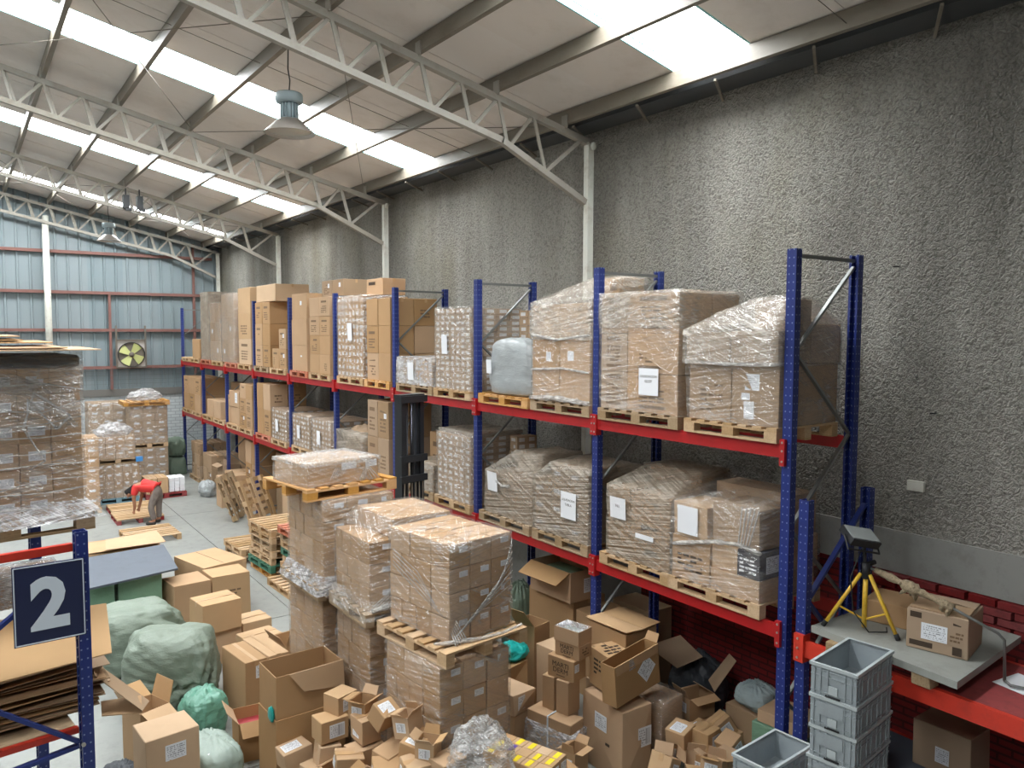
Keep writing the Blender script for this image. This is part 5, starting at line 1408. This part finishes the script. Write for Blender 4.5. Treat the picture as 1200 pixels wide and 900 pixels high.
carton('box with a white label and torn top, bottom edge near the sign rack', (1.34, 8.05), .30, .52, .45, .60, 6, 'cardboard_pale', None, [('R', .18, .34, .2, .16)], bulge=.01)
carton('plain box under the torn topped one', (1.36, 8.07), 0, .48, .42, .295, 6, 'cardboard', None)
open_carton('open box with raised flaps behind the bundle of flat cartons', (1.50, 9.28), .0, .36, .38, .62, 20, 'cardboard_pale', (110, 15, 60, 25), .24)
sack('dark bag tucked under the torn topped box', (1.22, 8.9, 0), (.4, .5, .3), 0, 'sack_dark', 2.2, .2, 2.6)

# ------------------------------------------------------------------ small shipping boxes heaped before the aisle stacks
base = [((2.62, 7.2), .62, .52, .34, 0), ((2.72, 6.55), .62, .6, .40, 0), ((2.80, 5.9), .62, .6, .42, 0), ((2.66, 6.6), .60, .36, .26, .405), ((2.80, 5.95), .6, .58, .40, .425), ((3.46, 5.35), .62, .60, .45, 0), ((3.48, 5.37), .58, .58, .40, .455), ((4.12, 5.2), .5, .62, .82, 0)]
for k, (nr, w, d, h, z) in enumerate(base):
    carton('%s plain box at the base of the small box heap' % (ORD[k]), nr, z, w-.01, d-.02, h-.004, 0, 'cardboard', None, group='base of the small box heap')
SMALL = [  # x, y, z (centre), w, d, h, rz, rx, ry, kind, label
    (3.10, 7.45, 1.06, .26, .22, .22, 20, 0, 0, 'open_side', 'small box with a dark open end, topmost by the tall open box'),
    (3.16, 7.02, 1.16, .22, .20, .18, 30, 0, 0, 'open', 'small open topped box against the middle aisle stack'),
    (2.96, 7.38, .87, .30, .22, .23, 3, 0, 0, 'label', 'small box with a big front label, right of the tall open box'),
    (2.91, 7.36, .62, .22, .22, .21, -8, 0, 6, 'label', 'small box with a tilted label, under the big front label one'),
    (2.70, 7.72, .50, .30, .24, .20, 4, 0, -6, 'toplabel', 'small box with a white label on its lid, left end of the heap'),
    (3.12, 6.88, 1.03, .20, .24, .24, 4, 0, 0, 'plain', 'small plain box in the middle of the heap, second tier'),
    (3.21, 6.64, 1.23, .22, .20, .20, 15, 30, 0, 'toplabel', 'small box tipped up with a pale blue label, by the nearest stack'),
    (3.08, 6.82, .80, .34, .22, .18, 0, 0, 0, 'tape', 'small box with two clear tape strips below the plain one'),
    (2.78, 7.40, .42, .20, .22, .20, 12, 0, 0, 'label', 'small label fronted box at the bottom edge near the tall box'),
    (2.92, 7.10, .50, .28, .24, .20, 20, 8, 0, 'open', 'small open box lying in front of the tilted label one'),
    (3.30, 6.33, 1.24, .22, .18, .20, 25, -10, 0, 'open', 'small wide open box beside the crumpled film'),
    (3.32, 6.20, 1.10, .30, .20, .16, 30, 10, -8, 'toplabel', 'small box with white label sliding under the crumpled film'),
    (3.18, 6.42, .92, .34, .22, .20, 20, 6, 0, 'label', 'small long box with label along the bottom edge'),
    (3.24, 6.02, .98, .30, .22, .18, -5, 12, 0, 'plain', 'small plain box at the bottom edge below the crumpled film'),
    (3.34, 6.02, 1.12, .20, .18, .20, 40, 0, 0, 'open', 'small half open box just left of the crumpled film'),
    (2.92, 6.40, .76, .22, .2, .14, 35, 14, 0, 'open', 'small open box sunk in the heap middle'),
    (3.05, 6.25, .92, .28, .2, .14, -20, 6, 4, 'plain', 'small flat box at the lower heap edge'),
    (3.44, 5.85, 1.0, .26, .22, .20, 10, 0, 0, 'label', 'small label box right under the crumpled film'),
    (2.88, 6.75, .82, .26, .2, .16, -15, 5, 8, 'plain', 'small plain box on the outer face of the heap'),
    (5.05, 6.0, .46, .24, .18, .30, 15, 0, 0, 'open', 'small upright open box right of the yellow taped box'),
]
def small_box(s):
    x, y, z, w, d, h, rz_, rx, ry, kind, lab = s
    rot = Euler((R(rx), R(ry), R(rz_))); mt = Matrix.Translation((x, y, z)) @ rot.to_matrix().to_4x4() @ Matrix.Translation((-w/2, -d/2, -h/2))
    mm = 'cardboard' if rnd.random() < .6 else 'cardboard_pale'
    g = 'small shipping boxes in heaps'
    if kind in ('open', 'open_side'):
        if kind == 'open_side': mt = mt @ Matrix.Translation((0, 0, h)) @ Matrix.Rotation(R(90), 4, 'Y'); w, h = h, w
        o = open_carton(lab, (0, 0), 0, w, d, h, 0, mm, (rnd.uniform(20, 120), rnd.uniform(-60, 60), rnd.uniform(40, 130), rnd.uniform(-30, 100)) if kind == 'open' else (None, 20, None, None), min(w, d)*.45, group=g,
                        stick=[('R', w*.2, h*.25, w*.55, h*.5, 'sticker_bar')] if kind == 'open_side' else [('L', d*.2, h*.3, d*.6, h*.45, 'sticker_bar')])
    else:
        st = {'label': [('R', w*.3, h*.18, w*.55, h*.6, 'sticker_bar')], 'toplabel': [('T', w*.1, d*.2, w*.62, d*.6, 'sticker_text')], 'tape': [('R', w*.25, h*.3, w*.14, h*.3), ('R', w*.7, h*.3, w*.14, h*.3)], 'plain': [('L', d*.2, h*.2, d*.5, h*.5, 'sticker_bar')]}[kind]
        o = carton(lab, (0, 0), 0, w, d, h, 0, mm, 'x' if rnd.random() < .5 else None, st, group=g)
    o.matrix_world = mt
    return o
for s in SMALL: small_box(s)
cf = crumple('heap of crumpled clear film in front of the nearest aisle stack', (3.70, 5.70, .86), (.62, .56, .62), 20, 'film_heap', 7.7, .6)
ob('yellow_sticker', MB().tube([(-.13, -.20, .23), (-.13, -.212, .23)], .035, 12).mesh('yellow_sticker', 'yellow_tape'), cf)
# tray of small boxes closed with yellow tape
yt = thing('taped_box_tray', 'block of small cartons closed with yellow tape, bottom edge of view', 'box block', (4.08, 5.22), 20) if 0 else thing('taped_box_tray', 'block of small cartons closed with yellow tape, at the bottom edge of view', 'box block', (4.06, 5.36, .83), 20)
for i in range(3):
    for k in range(5):
        c = ob('small_carton', chamfer(.125, .135, .17, .004, .002, 'cardboard_pale', 'small_carton'), yt, (i*.128, k*.138-.1, 0))
        if (i+k) % 3: ob('yellow_strip', MB().box(.01, .04, .17, .115, .09, .1725).mesh('yellow_strip', 'yellow_tape' if (i, k) != (1, 3) else 'purple_tape'), c)
sticker(yt, 'R', .14, .03, .09, .11, (0, 0, 0)); sticker(yt, 'R', .27, .03, .09, .11, (0, 0, 0))
for c in yt.children:
    if c.name.startswith('label_sticker'): c.location.y = -.103

def o_name(start): return [x.name for x in bpy.data.objects if str(x.get('label', '')).startswith(start)][0]
# ------------------------------------------------------------------ box pile before the second post
carton('box under the open one in the second floor bay, tape on side', (6.70, 8.02), 0, .6, .95, 1.22, 2, 'cardboard', 'y', prints=[('L', word_rows(.1, .6, .3, .12, 2, 6), 'ink_soft')])
open_carton('open box with flap hanging and green packing, second floor bay', (6.62, 7.98), 1.225, .56, .84, .42, 3, 'cardboard', (None, None, None, 118), .28, fill='green_wrap', stick=[('R', .25, .1, .12, .2)])
carton('box with crossed tape in the second floor bay, beside the post', (6.72, 7.27), 0, .60, .70, 1.14, 1, 'cardboard', 'x')
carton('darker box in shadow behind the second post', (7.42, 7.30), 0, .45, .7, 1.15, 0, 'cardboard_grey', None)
sack('grey sack in the shadow behind the nearest aisle stack', (6.75, 9.35, 0), (.5, .5, 1.1), 0, 'sack_olive', 5.5, .15, 3.0)
carton('large box with curled lid, highest behind the handwritten one', (6.10, 6.36), 0.72, .52, .64, .72, 2, 'cardboard', None, [('R', .24, .42, .15, .17, 'sticker_bar')], j=.012)
sheet('curled lid flap on the large box before the second post', [(6.08, 6.33, 1.475), (6.36, 6.33, 1.46), (6.33, 7.02, 1.455), (6.06, 7.02, 1.46)], .008, 'cardboard_pale', -.03)
sheet('second lid flap of the large box before the second post', [(6.37, 6.34, 1.458), (6.66, 6.36, 1.47), (6.62, 7.02, 1.465), (6.34, 7.02, 1.455)], .008, 'cardboard_pale', -.02)
carton('plain box holding up the large curled lid box', (6.10, 6.38), 0, .55, .64, .715, 2, 'cardboard_grey', None)
# stack of branded boxes
def marti(o, w, d, h, size):
    for s, zz in (('MARTI', .5*h+size*.48), ('DERM', .5*h-size*.34)):
        ob('lettering', text_mesh(s, size, 'ink', depth=.0006), o, (-.003, d*.5, zz), (R(90), 0, R(-90)))
    printing(o, 'L', [(d*.34, h*.5-size*1.1, d*.32, size*.14)], (w, d, h), 'ink_soft')
carton('strapped film covered box at the foot of the lettered boxes', (5.36, 6.44), 0, .26, .62, .555, 14, 'cardboard', None, bulge=.012)
film_hull(bpy.data.objects[o_name('strapped film covered')], box_pts((0, 0, 0, .26, .62, .42)), 'film_white', .02, .02, seed=71)
ob('strap', MB().bar((-.016, .31, .0), (-.016, .31, .565), .012, .014, (0, 1, 0)).bar((-.016, .31, .572), (.28, .31, .572), .014, .006).mesh('strap', 'sign_white'), bpy.data.objects[o_name('strapped film covered')])
carton('upright narrow box under the lettered boxes, farther one', (5.41, 6.80), .565, .22, .17, .385, 14, 'cardboard', None)
carton('upright narrow box under the lettered boxes, nearer one', (5.46, 6.60), .565, .22, .18, .385, 14, 'cardboard', None)
o = carton('lettered box, lower of two, with a purple corner label', (5.50, 6.56), .953, .24, .37, .245, 14, 'cardboard', None, [('R', .02, .11, .08, .09, 'sticker_bar')], j=.001)
marti(o, .24, .37, .245, .082)
o = carton('lettered box, upper of two, under the film topped one', (5.56, 6.54), 1.20, .24, .35, .165, 13, 'cardboard', None, prints=[('R', word_rows(.06, .04, .12, .10, 3, 8), 'ink_soft')], j=.001)
marti(o, .24, .35, .165, .068)
t = open_carton('film topped box crowning the lettered boxes', (5.55, 6.54), 1.367, .25, .35, .165, 13, 'cardboard', (None, None, None, None))
ob('clear_film', MB().box(0.004, .004, .162, .246, .346, .168).mesh('clear_film', 'film_white'), t)
ob('contents', MB().box(.02, .02, .01, .23, .33, .11).mesh('contents', 'green_wrap'), t)
# handwritten box and the big open box on a bulging one
carton('bulging big box with two white labels, under the open one', (5.67, 5.94), .0, .42, .68, .82, -2, 'cardboard', None, [('R', .20, .38, .19, .22, 'sticker_bar'), ('L', .25, .50, .20, .18)], bulge=.04, prints=[('L', word_rows(.2, .36, .3, .06, 1, 2), 'ink')])
carton('box handwritten on its pale lid, left of the big open box', (5.75, 6.27), .86, .32, .38, .44, -8, 'cardboard_pale', None, prints=[('T', word_rows(.05, .06, .24, .28, 4, 12), 'ink'), ('T', [(.17, .0, .006, .42)], 'ink_soft'), ('L', word_rows(.1, .16, .25, .2, 4, 13), 'ink')])
o = open_carton('big open box with a large white sheet on its side', (5.60, 5.96), .88, .74, .20, .46, 6, 'cardboard', (176, 35, None, None), .10, tilt=(0, -6))
s = sticker(o, 'R', .50, .12, .22, .22, (0, 0, 0), 'sticker_text', 'white_sheet'); s.rotation_euler = (0, R(-40), 0); s.location = (.50, -.006, .10)
ob('tape_piece', MB().add([(.22, -.012, .34), (.33, -.012, .34), (.29, -.012, .46), (.23, -.012, .46)], [(0, 1, 2, 3)]).mesh('tape_piece', 'film_band'), o)
o = carton('film wrapped box to the right of the bulging one', (6.27, 5.94), 0, .38, .38, .75, 6, 'cardboard', None); film_hull(o, box_pts((0, 0, 0, .38, .38, .76)), 'film_clear', .012, .015, seed=51)
# flattened and teal goods between the nearest aisle stack and the lettered boxes
carton('flattened box with torn end left of the lettered boxes', (5.06, 7.10), .46, .36, .40, .24, 14, 'cardboard_pale', None, [('R', .08, .05, .12, .16)], j=.03)
carton('box with labels under the flattened torn one', (5.07, 7.11), 0, .34, .38, .455, 14, 'cardboard', None, [('R', .06, .15, .15, .2), ('R', .23, .28, .1, .1)])
carton('pale flat box with lifted edge beside the nearest stack', (5.28, 7.62), .42, .46, .5, .34, 12, 'cardboard_pale', None, j=.03)
carton('box under the pale flat one with lifted edge', (5.30, 7.64), 0, .44, .5, .415, 12, 'cardboard', None)
sack('bright teal plastic bag on the pale flat box', (5.60, 7.90, .77), (.46, .38, .17), 20, 'teal_plastic', 2.6, .2, 2.8, name='plastic_bag', cat='bag')
open_carton('open box with a high flap behind the teal bag', (5.92, 7.85), .0, .30, .36, 1.1, 12, 'cardboard', (None, None, None, 38), .30)
carton('small box tucked behind the film topped lettered stack', (5.86, 7.26), .0, .36, .4, .98, 8, 'cardboard_pale', None)
# small boxes under the first bay
E_SMALL = [
    (6.96, 6.08, .52, .38, .28, .26, -8, 0, 0, 'open', 'small open box with raised flaps under the first bay, top of that heap'),
    (6.94, 5.66, .42, .24, .20, .22, -20, 0, -32, 'label', 'small tilted box with a clear bar code, under the first bay'),
    (6.42, 5.80, .42, .26, .24, .20, 12, 0, -8, 'toplabel', 'small box with white paper on its lid, right of the bulging box'),
    (6.63, 5.62, .40, .26, .24, .22, 8, 0, 0, 'label', 'small box facing front with a bar code, centre of the right heap'),
    (6.10, 5.72, .34, .22, .20, .22, 30, 0, 30, 'open_side', 'small box on its side by the foot of the bulging box'),
    (5.82, 5.48, .38, .24, .24, .26, 15, 0, 30, 'label', 'small box turned up with a bar code at the bottom edge'),
    (6.72, 5.36, .40, .22, .22, .20, 0, 0, -25, 'label', 'small slanted label box near the single grey crate'),
    (6.22, 5.16, .40, .24, .22, .20, 25, 0, 20, 'open', 'small open box at the bottom edge right of the bulging box'),
    (6.48, 5.22, .36, .28, .24, .18, 5, 0, 0, 'plain', 'small plain box at the bottom edge beside the grey crate'),
    (6.78, 5.84, .36, .20, .14, .14, 8, 0, 0, 'toplabel', 'small box with a long white label behind the front bar code one'),
    (6.35, 5.5, .20, .3, .24, .2, 40, 0, 0, 'open', 'small open box sunk low in the right heap'),
    (7.08, 5.62, .22, .3, .26, .3, 10, 0, 0, 'plain', 'small box in shadow below the tilted bar code one'),
    (6.05, 5.35, .14, .3, .28, .26, -20, 0, 0, 'plain', 'small plain box lowest in the right heap'),
    (6.62, 5.62, .14, .34, .3, .27, 15, 0, 0, 'plain', 'small box carrying the front bar code one'),
    (6.9, 6.05, .19, .44, .34, .36, -6, 0, 0, 'plain', 'box carrying the open one under the first bay'),
]
for s in E_SMALL: small_box(s)
# shaded clutter at the back of the first bay
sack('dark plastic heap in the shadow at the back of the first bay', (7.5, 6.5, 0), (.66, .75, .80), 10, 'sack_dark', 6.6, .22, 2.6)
sheet('grey flattened carton lying on the dark plastic heap', [(6.95, 6.35, .84), (7.35, 6.3, .90), (7.6, 6.9, .92), (7.1, 7.0, .86)], .008, 'cardboard_grey', .03)
sheet('bent grey carton piece leaning in the shaded clutter', [(7.2, 5.98, .62), (7.55, 5.95, .92), (7.6, 6.1, .95), (7.25, 6.12, .70)], .008, 'cardboard_grey', .02)
carton('box in green wrapping with a paper label, beside the tall post', (6.98, 4.62), .05, .5, .62, .62, 5, 'green_wrap', None, [('L', .2, .3, .15, .14), ('R', .15, .25, .18, .2)], name='green_bale', cat='bale', bulge=.02)
carton('shallow box on the green wrapped one', (7.0, 4.64), .68, .44, .55, .13, 5, 'cardboard', None)
sack('crumpled grey cloth on the boxes by the red brickwork', (7.30, 5.45, .62), (.4, .5, .28), 0, 'cloth_grey', 4.8, .25, 2.4, name='grey_cloth', cat='cloth')
carton('box under the crumpled grey cloth', (7.12, 5.30), 0, .4, .45, .615, 0, 'cardboard_grey', None)

# ------------------------------------------------------------------ grey folding crates
def crate(label, near, z, w, d, h, rot, group='grey plastic crates', detail=True):
    t = thing('plastic_crate', label, 'crate', (near[0], near[1], z), rot, group)
    k = .012
    m = MB().box(0,0,0,w,d,k).box(0,0,k,w,k,h).box(0,d-k,k,w,d,h).box(0,k,k,k,d-k,h).box(w-k,k,k,w,d-k,h)
    ob('body', m.mesh('body', 'crate_grey'), t)
    e = .012
    m = MB().box(-e,-e,h-.022,w+e,k,h+.003).box(-e,d-k,h-.022,w+e,d+e,h+.003).box(-e,k,h-.022,k,d-k,h+.003).box(w-k,k,h-.022,w+e,d-k,h+.003)
    ob('rim', m.mesh('rim', 'crate_rim'), t)
    m = MB()
    for f in (.10, .24, .62, .78, .92): m.box(-.009, d*f-.004, .01, 0, d*f+.004, h-.03)
    for f in (.06, .14, .30, .42, .58, .70, .86, .94): m.box(w*f-.004, -.009, .01, w*f+.004, 0, h-.03)
    for zz in (.03, h*.62, h*.8): m.box(-.007, 0, zz, 0, d, zz+.008).box(0, -.007, zz, w, 0, zz+.008)
    ob('ribs', m.mesh('ribs', 'crate_grey'), t)
    ob('handle_panel', MB().box(-.012, d*.26, h*.42, 0, d*.84, h*.82).mesh('handle_panel', 'crate_grey'), t) if detail else None
    ob('name_plate', MB().box(-.011, d*.40, h*.12, 0, d*.60, h*.38).mesh('name_plate', 'crate_rim'), t)
    ob('grip_slot', MB().box(-.013, d*.34, .004, -.002, d*.66, .016).mesh('grip_slot', 'dark_rubber'), t)
    return t
for k in range(9):
    crate('top open grey crate of the tall stack beside the short rack' if k == 8 else '%s grey crate from the floor in the tall stack beside the short rack' % (ORD[k] if k else 'lowest'), (5.50+rnd.uniform(-.006, .006), 3.21+rnd.uniform(-.006, .006)), .01+k*.254, .68, .36, .25, 8, detail=k < 8)
for k in range(3): crate('%s grey crate from the floor in the short pile' % ['lowest', 'second', 'third'][k], (5.46, 3.93), .01+k*.31, .66, .36, .305, 4)
crate('open grey crate on top of the short pile by the tall post', (5.455, 3.93), .945, .66, .36, .26, 4)

# ------------------------------------------------------------------ short rack: grey board, tripod light, boxes
for (x, y) in ((6.23, 3.78), (6.23, 3.02), (7.05, 3.72), (7.05, 3.05)):
    carton('wooden block under the grey board, %s, %s' % ('front' if x < 7 else 'back', 'near the post' if y > 3.5 else 'under its free end'), (x, y), 2.053, .14, .16, .095, 0, 'pallet_wood_old', None, name='wood_block', cat='wood block', group='blocks under the grey board')
sheet('large grey board on wooden blocks, holding the tripod', [(6.20, 2.80, 2.15), (7.62, 2.92, 2.15), (7.70, 4.12, 2.15), (6.31, 4.14, 2.15)], .06, 'board_grey', 0, cat='board', name='grey_board')
tp = thing('tripod_floodlight', 'yellow tripod with a black floodlight on the grey board', 'work light', (6.60, 3.80, 2.212))
legs = ((-.20, .27), (.10, .06), (.02, -.30))
for (dx, dy) in legs:
    g = ob('leg', MB().tube([(dx, dy, .015), (dx*.12, dy*.12, .52)], .017, 10).mesh('leg', 'tripod_yellow', True), tp)
    ob('rubber_foot', MB().tube([(dx*1.03, dy*1.03, .0), (dx*.95, dy*.95, .05)], .021, 10).mesh('rubber_foot', 'dark_rubber', True), g)
    ob('strut', MB().tube([(dx*.62, dy*.62, .20), (0, 0, .10)], .009, 6).mesh('strut', 'tripod_yellow'), tp)
ob('hub', MB().tube([(0, 0, .48), (0, 0, .62)], .035, 12).mesh('hub', 'black_plastic', True), tp)
ob('center_pole', MB().tube([(0, 0, .03), (0, 0, .5)], .022, 10).mesh('center_pole', 'tripod_yellow', True), tp)
ob('upper_pole', MB().tube([(0, 0, .5), (-.03, .01, .80)], .016, 10).mesh('upper_pole', 'black_plastic', True), tp)
ob('clamp_knob', MB().tube([(0, 0, .60), (.09, -.03, .62)], .022, 8).mesh('clamp_knob', 'black_plastic', True), tp)
h = ob('lamp_head', MB().box(-.15, -.035, -.10, .15, .035, .10).mesh('lamp_head', 'black_plastic'), tp, (-.06, .03, .86), (R(-62), R(12), R(-20)))
ob('lamp_glass', MB().box(-.145, -.042, -.085, .145, -.035, .085).mesh('lamp_glass', 'lamp_glass'), h)
ob('bracket', MB().tube([(-.17, 0, 0), (-.17, .06, -.12), (.17, .06, -.12), (.17, 0, 0)], .01, 6).mesh('bracket', 'black_plastic'), h)
ob('power_cable', MB().tube([(-.05, .02, .75), (-.16, .05, .5), (-.15, .02, .2), (-.06, -.08, .02), (.1, -.16, .01), (.2, -.1, .01)], .006, 6).mesh('power_cable', 'dark_rubber', True), tp)
o = carton('dusty box with a white label and bar prints on the grey board', (6.66, 2.93), 2.213, .50, .48, .34, 12, 'cardboard_grey', None, [('L', .12, .10, .20, .14, 'sticker_text')], prints=[('L', [(.03, .03, .18, .045), (.03, .27, .09, .05), (.36, .02, .07, .07), (.36, .27, .06, .05)], 'ink'), ('L', word_rows(.34, .13, .1, .1, 3, 4), 'ink_soft')])
for q in (((.02, .02, .342), (.26, .02, .36), (.24, .46, .36), (.02, .46, .345)), ((.27, .02, .355), (.49, .03, .343), (.49, .46, .345), (.27, .46, .40))):
    sheet('', q, .006, 'cardboard_grey', -.01, parent=o, name='lid_flap')
carton('plain low box behind the labelled one on the grey board', (6.92, 3.55), 2.213, .42, .42, .20, 10, 'cardboard', None)
pp = thing('bandaged_pipe', 'bent pipe bandaged in pale cloth, lying over the dusty box', 'pipe', (6.60, 3.62, 2.70))
ob('pipe', MB().tube([(.01, .14, .09), (.03, -.18, .03), (.05, -.50, -.06), (.06, -.62, -.10), (.17, -.86, -.22), (.19, -.90, -.27), (.20, -.91, -.60)], .012, 8).mesh('pipe', 'galvanised', True), pp)
m = MB()
def along(t): return Vector((.01, .10, .085)).lerp(Vector((.055, -.56, -.08)), t)
pts = [along(k/26) for k in range(27)]
m.tube(pts, [.024+.016*abs(noise.noise(Vector((k*.9, 3, 1))))*2 + (.022 if 9 < k < 15 else 0) for k in range(27)], 9)
q = random.Random(5)
for k in range(16):
    t = q.choice([.35, .4, .45, .5, .55, .9, .95]) + q.uniform(-.05, .05); c = along(t)
    d = Vector((q.uniform(-.05, .05), q.uniform(-.06, .06), q.uniform(-.09, .03)))
    m.tube([c, c+d*.6, c+d+Vector((q.uniform(-.02, .02), q.uniform(-.02, .02), -.01))], [.026, .02, .007], 6)
ob('cloth_bandage', m.mesh('cloth_bandage', 'cloth_wrap', True), pp)
ob('pipe_foot', MB().tube([(.20, -.91, -.60), (.19, -.96, -.62), (.30, -1.18, -.63)], .012, 8).mesh('pipe_foot', 'galvanised', True), pp)
sheet('white paper lying on the red deck of the short rack', [(6.75, 2.55, 2.054), (7.1, 2.5, 2.054), (7.15, 2.75, 2.054), (6.8, 2.8, 2.054)], .004, 'white_paper', 0, name='paper_sheet')
gb = thing('green_bottle', 'green plastic bottle at the right edge on the red deck', 'bottle', (6.62, 2.30, 2.052))
ob('bottle_body', MB().lathe([(.001, 0), (.05, 0), (.055, .02), (.055, .20), (.03, .26), (.02, .28)], 16).mesh('bottle_body', 'green_plastic', True), gb)
ob('cap', MB().lathe([(.022, .28), (.022, .31), (.001, .31)], 12).mesh('cap', 'black_plastic', True), gb)
ob('label_band', MB().lathe([(.056, .06), (.056, .15)], 16).mesh('label_band', 'white_paper', True), gb)
# under the short rack
carton('brown box standing on the low deck behind the crate stack', (6.38, 3.62), 1.003, .35, .5, .55, 5, 'cardboard', None)
carton('second brown box on the low deck, on top', (6.40, 3.66), 1.556, .3, .4, .28, 8, 'cardboard', None)
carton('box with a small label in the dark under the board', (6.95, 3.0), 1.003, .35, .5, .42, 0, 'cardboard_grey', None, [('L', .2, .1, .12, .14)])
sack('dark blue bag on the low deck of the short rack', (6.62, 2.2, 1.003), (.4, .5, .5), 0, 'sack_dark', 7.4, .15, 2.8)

# ------------------------------------------------------------------ forklift: tall black mast behind the aisle stacks
fk = thing('forklift_truck', 'black forklift whose tall mast rises behind the aisle stacks', 'forklift', (5.42, 10.30, 0), 12)
for s in (-1, 1):
    ob('mast_channel', MB().box(s*.18-.035, -.08, .05, s*.18+.035, .08, 3.95).mesh('mast_channel', 'mast_black'), fk)
    ob('inner_channel', MB().box(s*.115-.025, -.05, .10, s*.115+.025, .06, 3.92).mesh('inner_channel', 'mast_black'), fk)
    ob('lift_cylinder', MB().tube([(s*.055, .0, .15), (s*.055, .0, 3.85)], .022, 12).mesh('lift_cylinder', 'chrome_rod' if s > 0 else 'mast_black', True), fk)
    ob('lift_chain', MB().box(s*.02-.008, -.06, .6, s*.02+.008, -.045, 3.85).mesh('lift_chain', 'dark_rubber'), fk)
    ob('fork', MB().box(s*.22-.06, .14, .08, s*.22+.06, 1.2, .12).box(s*.22-.06, .10, .08, s*.22+.06, .14, .7).mesh('fork', 'mast_black'), fk)
    ob('wheel', MB().lathe([(.001, -.08), (.22, -.08), (.25, -.05), (.25, .05), (.22, .08), (.001, .08)], 20).mesh('wheel', 'dark_rubber', True), fk, (s*.42, -.35, .25), (0, R(90), 0))
for z in (3.90, 3.02, 2.72, 1.2):
    ob('cross_tie', MB().box(-.25, -.12, z-.05, .25, -.07, z+.05).mesh('cross_tie', 'mast_black'), fk)
ob('top_tie', MB().box(-.23, -.08, 3.92, .23, .08, 3.97).mesh('top_tie', 'mast_black'), fk)
ob('mast_hose', MB().tube([(-.02, -.07, 2.2), (.0, -.07, 3.5), (.03, -.05, 3.8), (.06, -.02, 3.7)], .014, 6).mesh('mast_hose', 'dark_rubber', True), fk)
m = MB()
for k in range(6): m.box(-.19+k*.07, -.11, 1.25, -.175+k*.07, -.10, 2.66)
ob('guard_bars', m.mesh('guard_bars', 'steel_purlin'), fk)
ob('truck_body', chamfer(.9, .95, .85, .06, 0, 'mast_black', 'truck_body'), fk, (-.45, -1.15, .12))
